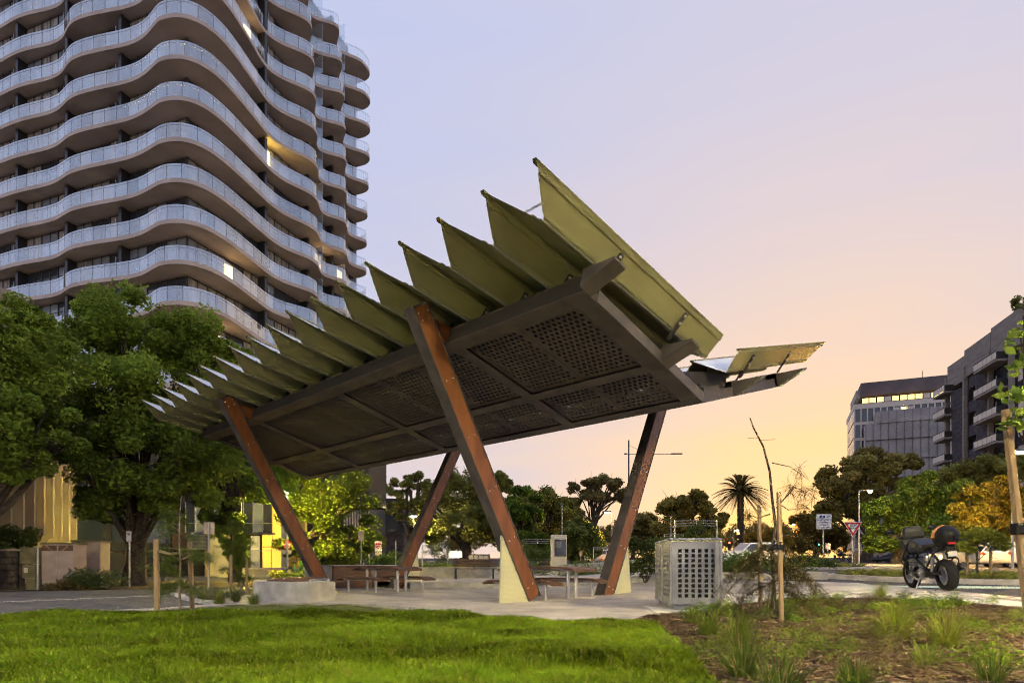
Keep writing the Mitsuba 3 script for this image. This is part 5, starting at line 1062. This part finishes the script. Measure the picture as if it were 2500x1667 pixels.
# ---------------------------------------------------------------- lit flats of the tower
def tl(p, q, k, w, col, nm='lit_window'): c = tw(min(p, p if p != 2.45 else 1.80), min(q, q if q != 2.45 else 1.72), Z0+FH*k+1.35); part(tower, nm, MB().box(c, (.9, .06, 1.9), [DL if w else DR, DR if w else DL, Zv]), 'curtain', light=col)
tl(2.45, 10.6, 6, 1, (.06, .045, .02)); tl(2.45, 9.4, 2, 1, (.04, .033, .016)); tl(2.45, 23.3, 3, 1, (.20, .14, .04)); tl(2.45, 25.4, 2, 1, (.15, .11, .035)); tl(11.3, 2.45, 8, 0, (.35, .27, .06))
for p_, q_, k, w, m_ in ((2.45, 5.4, 5, 1, .5), (2.45, 15.0, 7, 1, .7), (2.45, 12.5, 10, 1, .5), (2.45, 18.5, 9, 1, .8), (6.5, 2.45, 4, 0, .8), (8.8, 2.45, 11, 0, .7), (19.5, 2.45, 6, 0, .8), (5.0, 2.45, 2, 0, .6)): tl(p_, q_, k, w, (.12*m_, .085*m_, .04*m_))
b = MB(); rng = np.random.default_rng(9)
for k, (a, c) in ((8, (6, 22)), (9, (2, 40))):
    o = outline(k); i0 = 44
    for j in range(30):
        i = i0+j*.9; p = o[int(i)]+(o[int(i)+1]-o[int(i)])*(i % 1); w = tw(p[0]+.1, p[1]+.1, Z0+FH*k+1.0+.06*math.sin(j*1.3)); b.ball(w, (.028, .028, .028), 0)
part(tower, 'string_lights', b, 'white', light=(.10, .085, .045), kind='stuff')
# ---------------------------------------------------------------- grass, bed plants, saplings
rng = np.random.default_rng(8)
def vnoise(x, y, s, seed=0): return meshkit.fbm(np.stack([x*s, y*s, np.zeros_like(x)], -1), 3, seed)
import shapely
n = 360000; y = 2.6+(9.9-2.6)*rng.random(n)**1.25; x = (-1.0+2.0*rng.random(n))*(y*.84+.3)
LPp = Polygon(LAWN).buffer(-.0); k = shapely.contains_xy(LPp, x, y); x, y = x[k], y[k]; n = len(x)
tuft = vnoise(x, y, 1.6, 3); fine = vnoise(x, y, 9, 5); ln = (.028+.075*np.clip(tuft*1.6-.35, 0, 1)+.02*fine)*(.6+.7*rng.random(n)); a = rng.random(n)*2*np.pi; w = .0030+.00055*y
d = np.stack([np.cos(a), np.sin(a), np.zeros(n)], -1); s = np.stack([-np.sin(a), np.cos(a), np.zeros(n)], -1)*w[:, None]; g = np.stack([x, y, ground(x, y)+.008+.06*np.clip(tuft-.35, 0, 1)], -1); bend = (.25+.8*rng.random(n))[:, None]*ln[:, None]
p1 = g+Zv*(ln*.6)[:, None]+d*bend*.3; p2 = g+Zv*(ln*.95)[:, None]+d*bend
v = np.stack([g-s, g+s, p1+s*.8, p1-s*.8, p2], 1).reshape(-1, 3); i5 = np.arange(n)[:, None]*5; f = np.vstack([i5+[0, 1, 2], i5+[0, 2, 3], i5+[3, 2, 4]])
tone = .16+1.45*vnoise(x, y*1.9, .75, 9)+.35*(vnoise(x, y, 2.6, 14)-.5)+.55*(vnoise(x, y, 13, 17)-.5)+.8*(rng.random(n)-.5); dry = (rng.random(n) < .06)[:, None]
col = np.where(dry, [.30, .25, .08], np.stack([.172*tone*(.75+.5*fine), .252*tone, .016*tone], -1)); leafmat('grass', .40)
whole('lawn_grass', MB().add(v, f), 'grass', 'short bright green lawn grass in the foreground', 'grass', kind='stuff', color=np.repeat(np.clip(col, .003, .9), 5, 0))
BEDP = Polygon(BED).buffer(-.03)
def in_bed(n, pad=0):
    q = np.empty((0, 2))
    while len(q) < n:
        c = np.column_stack([rng.uniform(1, 9, n*3), rng.uniform(2.2, 12.3, n*3)]); q = np.vstack([q, c[shapely.contains_xy(BEDP, c[:, 0], c[:, 1]) & (c[:, 0] < c[:, 1]*.86+.4)]])
    return q[:n]
q = in_bed(45000); nq = len(q); a = rng.random(nq)*2*np.pi; l = .012+.05*rng.random(nq)**2+.07*(rng.random(nq) < .05); d = np.stack([np.cos(a), np.sin(a), .25*(rng.random(nq)-.5)], -1)*l[:, None]; s = np.stack([-np.sin(a), np.cos(a), .8*(rng.random(nq)-.5)], -1)*(.002+.006*rng.random(nq))[:, None]
g = np.stack([q[:, 0], q[:, 1], ground(q[:, 0], q[:, 1])+.036+.018*rng.random(nq)], -1); v = np.stack([g-d-s, g+d-s, g+d+s, g-d+s], 1).reshape(-1, 3); i4 = np.arange(nq)[:, None]*4
cc = np.array([[.08, .045, .028], [.17, .105, .065], [.34, .25, .16], [.035, .022, .015]])[rng.integers(0, 4, nq)]*(.5+.5*rng.random((nq, 1))); scene['m_chips'] = {'type': 'twosided', 'bsdf': {'type': 'diffuse', 'reflectance': dict(VC)}}
whole('mulch_chips', MB().add(v, np.vstack([i4+[0, 1, 2], i4+[0, 2, 3]])), 'chips', 'scattered bark chips and twigs on the garden bed', 'mulch', kind='stuff', color=np.repeat(cc, 4, 0))
q = in_bed(100); B, C = MB(), []
for j, (px, py) in enumerate(q):
    if vnoise(np.array([px]), np.array([py]), .9, 21)[0] < .46 and py < 9: continue
    cs = np.array([px, py, float(ground(px, py))+.06])+rng.normal(size=(7, 3))*np.array([.16, .16, .03]); cs[:, 2] = np.abs(cs[:, 2]-cs[:, 2].min())+float(ground(px, py))+.05
    c0 = ((.085, .13, .014), (.095, .12, .02), (.085, .075, .03), (.07, .11, .016))[j % 4]; v, f, c = leaves(rng, cs, np.full(7, .11), 460, .013, c0, .7); B.add(v, f); C.append(c)
whole('ground_cover', B, 'leaf', 'low mixed ground cover plants spread over the garden bed', 'ground cover', kind='stuff', color=np.vstack(C))
def tussock(p, n, ln, col, lab, spread=1.0, wd=.0032, up=.9):
    t = thing('grass_tussock', lab, 'grass tussock'); p = np.asarray(p, float); a = rng.random(n)*2*np.pi; el = np.radians(35+52*rng.random(n)**.7); l = ln*(.5+.6*rng.random(n)); r = .07*rng.random(n)**.5*spread
    h = np.stack([np.cos(a), np.sin(a), np.zeros(n)], -1); s = np.stack([-np.sin(a), np.cos(a), np.zeros(n)], -1)*wd; b0 = p+h*r[:, None]; rows = []
    for x in (0, .3, .6, .85, 1.0): rows.append(b0+h*(np.cos(el)*l*x*(1+.25*x))[:, None]*up+Zv*(np.sin(el)*l*x-.42*l*x*x*(.5+np.cos(el)))[:, None])
    v = np.stack([rows[0]-s, rows[0]+s, rows[1]-s, rows[1]+s, rows[2]-s*.9, rows[2]+s*.9, rows[3]-s*.6, rows[3]+s*.6, rows[4]], 1).reshape(-1, 3); k = np.arange(n)[:, None]*9
    f = np.vstack([k+q for q in ([0, 1, 3], [0, 3, 2], [2, 3, 5], [2, 5, 4], [4, 5, 7], [4, 7, 6], [6, 7, 8])]); c = np.array(col)*(.6+.8*rng.random((n, 1))); c = np.where(rng.random((n, 1)) < .1, [.26, .2, .08], c)
    part(t, 'blades', MB().add(v, f), 'grass', color=np.repeat(c, 9, 0))
LG, MG, DG = (.21, .25, .03), (.13, .18, .025), (.07, .11, .02)
for u, v, n, ln, col, lab in ((2185, 1545, 420, .62, LG, 'largest light green tussock in the middle of the garden bed'), (2310, 1560, 260, .55, LG, 'light green tussock right of the largest one'), (1800, 1555, 300, .5, MG, 'mid green tussock right of the front bin'), (1730, 1535, 240, .42, MG, 'tussock spilling beside the front bin'), (1810, 1630, 220, .5, DG, 'dark arching tussock near the lawn edge'), (1905, 1690, 240, .45, DG, 'dark arching tussock at the bottom of the picture'), (2085, 1655, 240, .3, DG, 'small dark tussock on bare mulch near the bottom'), (2330, 1485, 160, .4, MG, 'tall tussock in front of the motorcycle wheel'), (2150, 1470, 200, .45, LG, 'light tussock at the back of the bed before the road'), (2420, 1640, 140, .35, DG, 'sparse tussock at the lower right'), (2260, 1600, 160, .3, MG, 'small bright tussock below the largest one'), (1690, 1510, 160, .35, MG, 'tuft at the foot of the front bin')):
    p = gp(u, v, .10); p[2] = float(ground(p[0], p[1]))+.02; tussock(p, n, ln, col, lab)
for u, v, n, ln, col, lab in ((535, 1475, 260, .45, MG, 'grassy tussock left of the concrete seat'), (575, 1470, 300, .5, (.10, .13, .03), 'second grassy tussock against the concrete seat'), (500, 1470, 200, .4, (.13, .12, .04), 'dry tussock beside the staked sapling'), (620, 1476, 220, .4, MG, 'tussock touching the end of the concrete seat')):
    tussock(gp(u, v, .0), n, ln, col, lab)
# staked saplings with needle foliage
def needles(t, pts, n, ln, col, droop=.6, w=.0022):
    pts = np.asarray(pts); i = rng.integers(0, len(pts), n); p = pts[i]+rng.normal(size=(n, 3))*.012; d = rng.normal(size=(n, 3)); d[:, 2] -= droop; d /= np.linalg.norm(d, axis=1, keepdims=True); l = (ln*(.4+.8*rng.random(n)))[:, None]
    m = p+d*l*.55; e = p+d*l-Zv*l*.18; s = np.cross(d, rng.normal(size=(n, 3))); s /= np.linalg.norm(s, axis=1, keepdims=True); s *= w
    v = np.stack([p-s, p+s, m+s, m-s, e], 1).reshape(-1, 3); k = np.arange(n)[:, None]*5; c = np.array(col)*(.6+.8*rng.random((n, 1)))
    part(t, 'needles', MB().add(v, np.vstack([k+[0, 1, 2], k+[0, 2, 3], k+[3, 2, 4]])), 'leaf', color=np.repeat(c, 5, 0), kind='stuff')
def stake(a, b, lab, w=.05):
    t = thing('timber_stake', lab, 'stake'); d = unit(np.asarray(b)-a); part(t, 'post', MB().rbox((np.asarray(a)+b)/2, (np.linalg.norm(np.asarray(b)-a), w, w), .006, [d, unit(np.cross(d, [0, 1, 0])), np.cross(d, unit(np.cross(d, [0, 1, 0])))]), 'pale_wood'); return t
def sapling(stem, r, reach, nbr, z0, z1, nn, ln, col, lab, droop=.25, bark='pale_bark'):
    t = thing('sapling', lab, 'sapling'); stem = np.asarray(stem, float); part(t, 'stem', MB().tube(stem, np.linspace(r, r*.25, len(stem)), 6), bark); b = MB(); pts = []
    for _ in range(nbr):
        z = z0+(z1-z0)*rng.random(); p = np.array([np.interp(z, stem[:, 2], stem[:, k]) for k in range(3)]); a = rng.random()*2*np.pi; h = np.array([math.cos(a), math.sin(a), .35*(rng.random()-.3)]); l = reach*(.4+.7*rng.random())*(1-.35*(z-z0)/(z1-z0+1e-6))
        x = np.linspace(0, 1, 7)[:, None]; q = p+h*l*x-Zv*(droop*l*x**2)+np.array([0, 0, .12])*l*np.sin(x*np.pi); q[:, 2] = np.maximum(q[:, 2], .08); b.tube(q, np.linspace(r*.3, .002, 7), 4, False); pts.append(q[2:]); pts.append((q[2:-1]+q[3:])/2)
    part(t, 'branches', b, bark, kind='stuff'); needles(t, np.vstack(pts), nn, ln, col); return t
sx = at(1888, 1380, 9.0)[0]; st1 = [(sx, 9.0, .05), (sx+.01, 9.0, .5), (sx-.02, 9.0, .95), (sx+.03, 9.0, 1.35), (sx-.02, 9.0, 1.75), (sx-.05, 9.0, 2.1), (sx-.14, 9.0, 2.45), (sx-.28, 9.0, 2.72), (sx-.33, 9.0, 2.86)]
t = sapling(st1, .03, 1.0, 26, .35, 1.15, 4600, .17, (.085, .07, .025), 'bare topped she oak sapling with drooping needles between two stakes right of the bin', .5, 'bark')
b = MB(); b.tube([at(1885, 1130, 9), at(1930, 1140, 9), at(1975, 1172, 9)], [.008, .005, .002], 4).tube([at(1853, 1075, 9), at(1893, 1073, 9)], .003, 4).tube([at(1850, 1070, 9), at(1825, 1070, 9)], .003, 4).tube([at(1895, 1240, 9), at(1940, 1190, 9), at(1990, 1210, 9)], [.012, .007, .002], 4).tube([at(1880, 1255, 9), at(1850, 1265, 9), at(1815, 1250, 9)], [.010, .006, .002], 4).tube([at(1895, 1225, 9), at(1925, 1245, 9), at(1960, 1240, 9)], [.010, .006, .002], 4)
part(t, 'upper_twigs', b, 'bark'); needles(t, np.vstack([at(u, v, 9)[None]+rng.normal(size=(6, 3))*.05 for u, v in ((1950, 1150), (1985, 1200), (1960, 1195), (1935, 1190), (1955, 1235), (1830, 1252))]), 420, .2, (.09, .065, .022))
q = at(1907, 1380, 8.3); stake(np.array([q[0]+.01, 8.3, -.1]), np.array([q[0]-.03, 8.3, 1.735]), 'pale right hand stake of the she oak sapling', .05); q = at(1857, 1380, 9.6); stake(np.array([q[0], 9.6, -.1]), np.array([q[0]-.02, 9.6, 1.70]), 'left hand stake of the she oak sapling', .05)
t = thing('tree_tie', 'black rubber tie holding the she oak sapling to its stakes', 'tree tie'); b = MB()
for zz in (.0, .045): b.tube([at(1860, 1338, 9.55)+Zv*zz, at(1875, 1345, 9.2)+Zv*zz, at(1895, 1338, 8.6)+Zv*zz, at(1906, 1333, 8.24)+Zv*zz], .018, 5)
b.rbox(at(1906, 1336, 8.255), (.085, .02, .07), .005); part(t, 'strap', b, 'black')
q = gp(384, 1497); stake(q+[0, 0, -.1], q+np.array([-.02, 0, 1.20]), 'taller left stake of the lawn sapling', .068); q2 = gp(470, 1487); stake(q2+[0, 0, -.1], q2+np.array([-.05, 0, 1.20]), 'right stake of the lawn sapling', .068)
q3 = gp(440, 1492); sapling([q3+[0, 0, -.03], q3+[-.01, 0, .4], q3+[.0, 0, .8], q3+[-.02, 0, 1.2], q3+[-.01, 0, 1.6], q3+[.02, 0, 1.95]], .02, .65, 30, .3, 1.7, 4200, .16, (.10, .14, .03), 'wispy needle leaved sapling between two stakes on the lawn', .1)
t = thing('tree_tie', 'green tie strap slung between the stakes of the lawn sapling', 'tree tie'); part(t, 'strap', MB().tube([at(386, 1345, q[1]-.06), at(415, 1352, q[1]), at(445, 1350, q2[1]), at(468, 1355, q2[1]-.05)], .022, 5), 'olive_paint')
for k, (u, yy, lab) in enumerate(((566, 17, 'wispy green sapling with a stake left of the concrete seat'), (590, 19, 'second wispy sapling nearer the concrete seat'))):
    q = on_ground(u, yy); sapling([q-Zv*.03, q+Zv*.6, q+Zv*1.3+np.array([.03, 0, 0]), q+Zv*2.0], .02, .5, 22, .3, 1.9, 3400, .22, (.09, .12, .02), lab, .0); q = on_ground(u+(12 if k else -2), yy-.4); stake(q-Zv*.1, q+Zv*1.05, ('thin stake beside the first wispy sapling', 'dark stake beside the second wispy sapling')[k], .06)
# right edge: tall leaning stake with strap and a young broad leaved tree
a_, b_ = np.array([4.10, 5.0, -.1]), np.array([3.87, 5.0, 2.0]); stake(a_, b_, 'tall leaning timber stake at the right edge of the picture', .05); t = thing('tree_tie', 'black strap wrapped round the leaning stake at the right edge', 'tree tie'); c = a_+(b_-a_)*.555; part(t, 'strap', MB().rbox(c, (.085, .085, .09), .01), 'black'); part(t, 'tail', MB().tube([c, c+np.array([.1, .05, -.02]), c+np.array([.25, .1, .04])], .016, 5), 'black')
t = thing('young_tree', 'young broad leaved tree tied to the leaning stake at the right edge', 'tree'); stem = np.array([[4.22, 5.15, -.05], [4.2, 5.15, .9], [4.17, 5.15, 1.7], [4.1, 5.1, 2.3], [4.05, 5.05, 2.9]]); part(t, 'stem', MB().tube(stem, [.022, .02, .017, .012, .006], 7), 'bark'); cs = np.array([at(2488, 800, 4.9), at(2480, 840, 4.9), at(2495, 900, 4.9), at(2470, 960, 4.9), at(2490, 1010, 4.9), at(2465, 1030, 4.9), at(2500, 960, 4.9), at(2515, 860, 4.9), at(2530, 1000, 5)])
v, f, c = leaves(rng, cs, np.full(len(cs), .10), 110, .045, (.09, .13, .025), .4); part(t, 'foliage', MB().add(v, f), 'leaf', color=c); b = MB()
for c in cs: k = np.argmin(abs(stem[:, 2]-c[2]+.25)); b.tube([stem[k], (stem[k]+c)/2+Zv*.03, c], [.008, .005, .002], 4)
part(t, 'twigs', b, 'bark', kind='stuff')
for u, yy, lab, s in ((2385, 17.2, 'small staked tree on the planted median', 61),):
    q = on_ground(u, yy)+Zv*.13; tree('median_tree', lab, q, q+Zv*.9, .03, [(q+np.array([0, 0, 1.05]), (.75, .5, .42)), (q+np.array([-.35, 0, .85]), (.4, .4, .3))], 3000, .05, (.12, .13, .02), seed=s, kpb=9, clump=.4, limbs=8)
    for du in (-24, 34): q = on_ground(u+du, yy); stake(q, q+Zv*.95, 'left stake of the median tree' if du < 0 else 'right stake of the median tree', .06)
isl = Polygon(ISL[0]).buffer(-.15); B, C = MB(), []; 
pts = rng.uniform([9, 13], [24, 20], (5000, 2)); pts = pts[shapely.contains_xy(isl, pts[:, 0], pts[:, 1])][:900]; cs = np.column_stack([pts, ground(pts[:, 0], pts[:, 1])+.18]); v, f, c = leaves(rng, cs, np.full(len(cs), .16), 12000, .05, (.12, .13, .03), .5); whole('median_planting', MB().add(v, f), 'leaf', 'low grassy planting along the median behind the motorcycle', 'ground cover', kind='stuff', color=c)
pts = rng.uniform([8, 25], [15.5, 30.5], (2000, 2)); pts = pts[shapely.contains_xy(Polygon(ISL[1]).buffer(-.2), pts[:, 0], pts[:, 1])][:300]; cs = np.column_stack([pts, ground(pts[:, 0], pts[:, 1])+.14]); v, f, c = leaves(rng, cs, np.full(len(cs), .2), 6000, .05, (.09, .10, .025), .5); whole('island_planting', MB().add(v, f), 'leaf', 'low planting on the small island of the road signs', 'ground cover', kind='stuff', color=c)
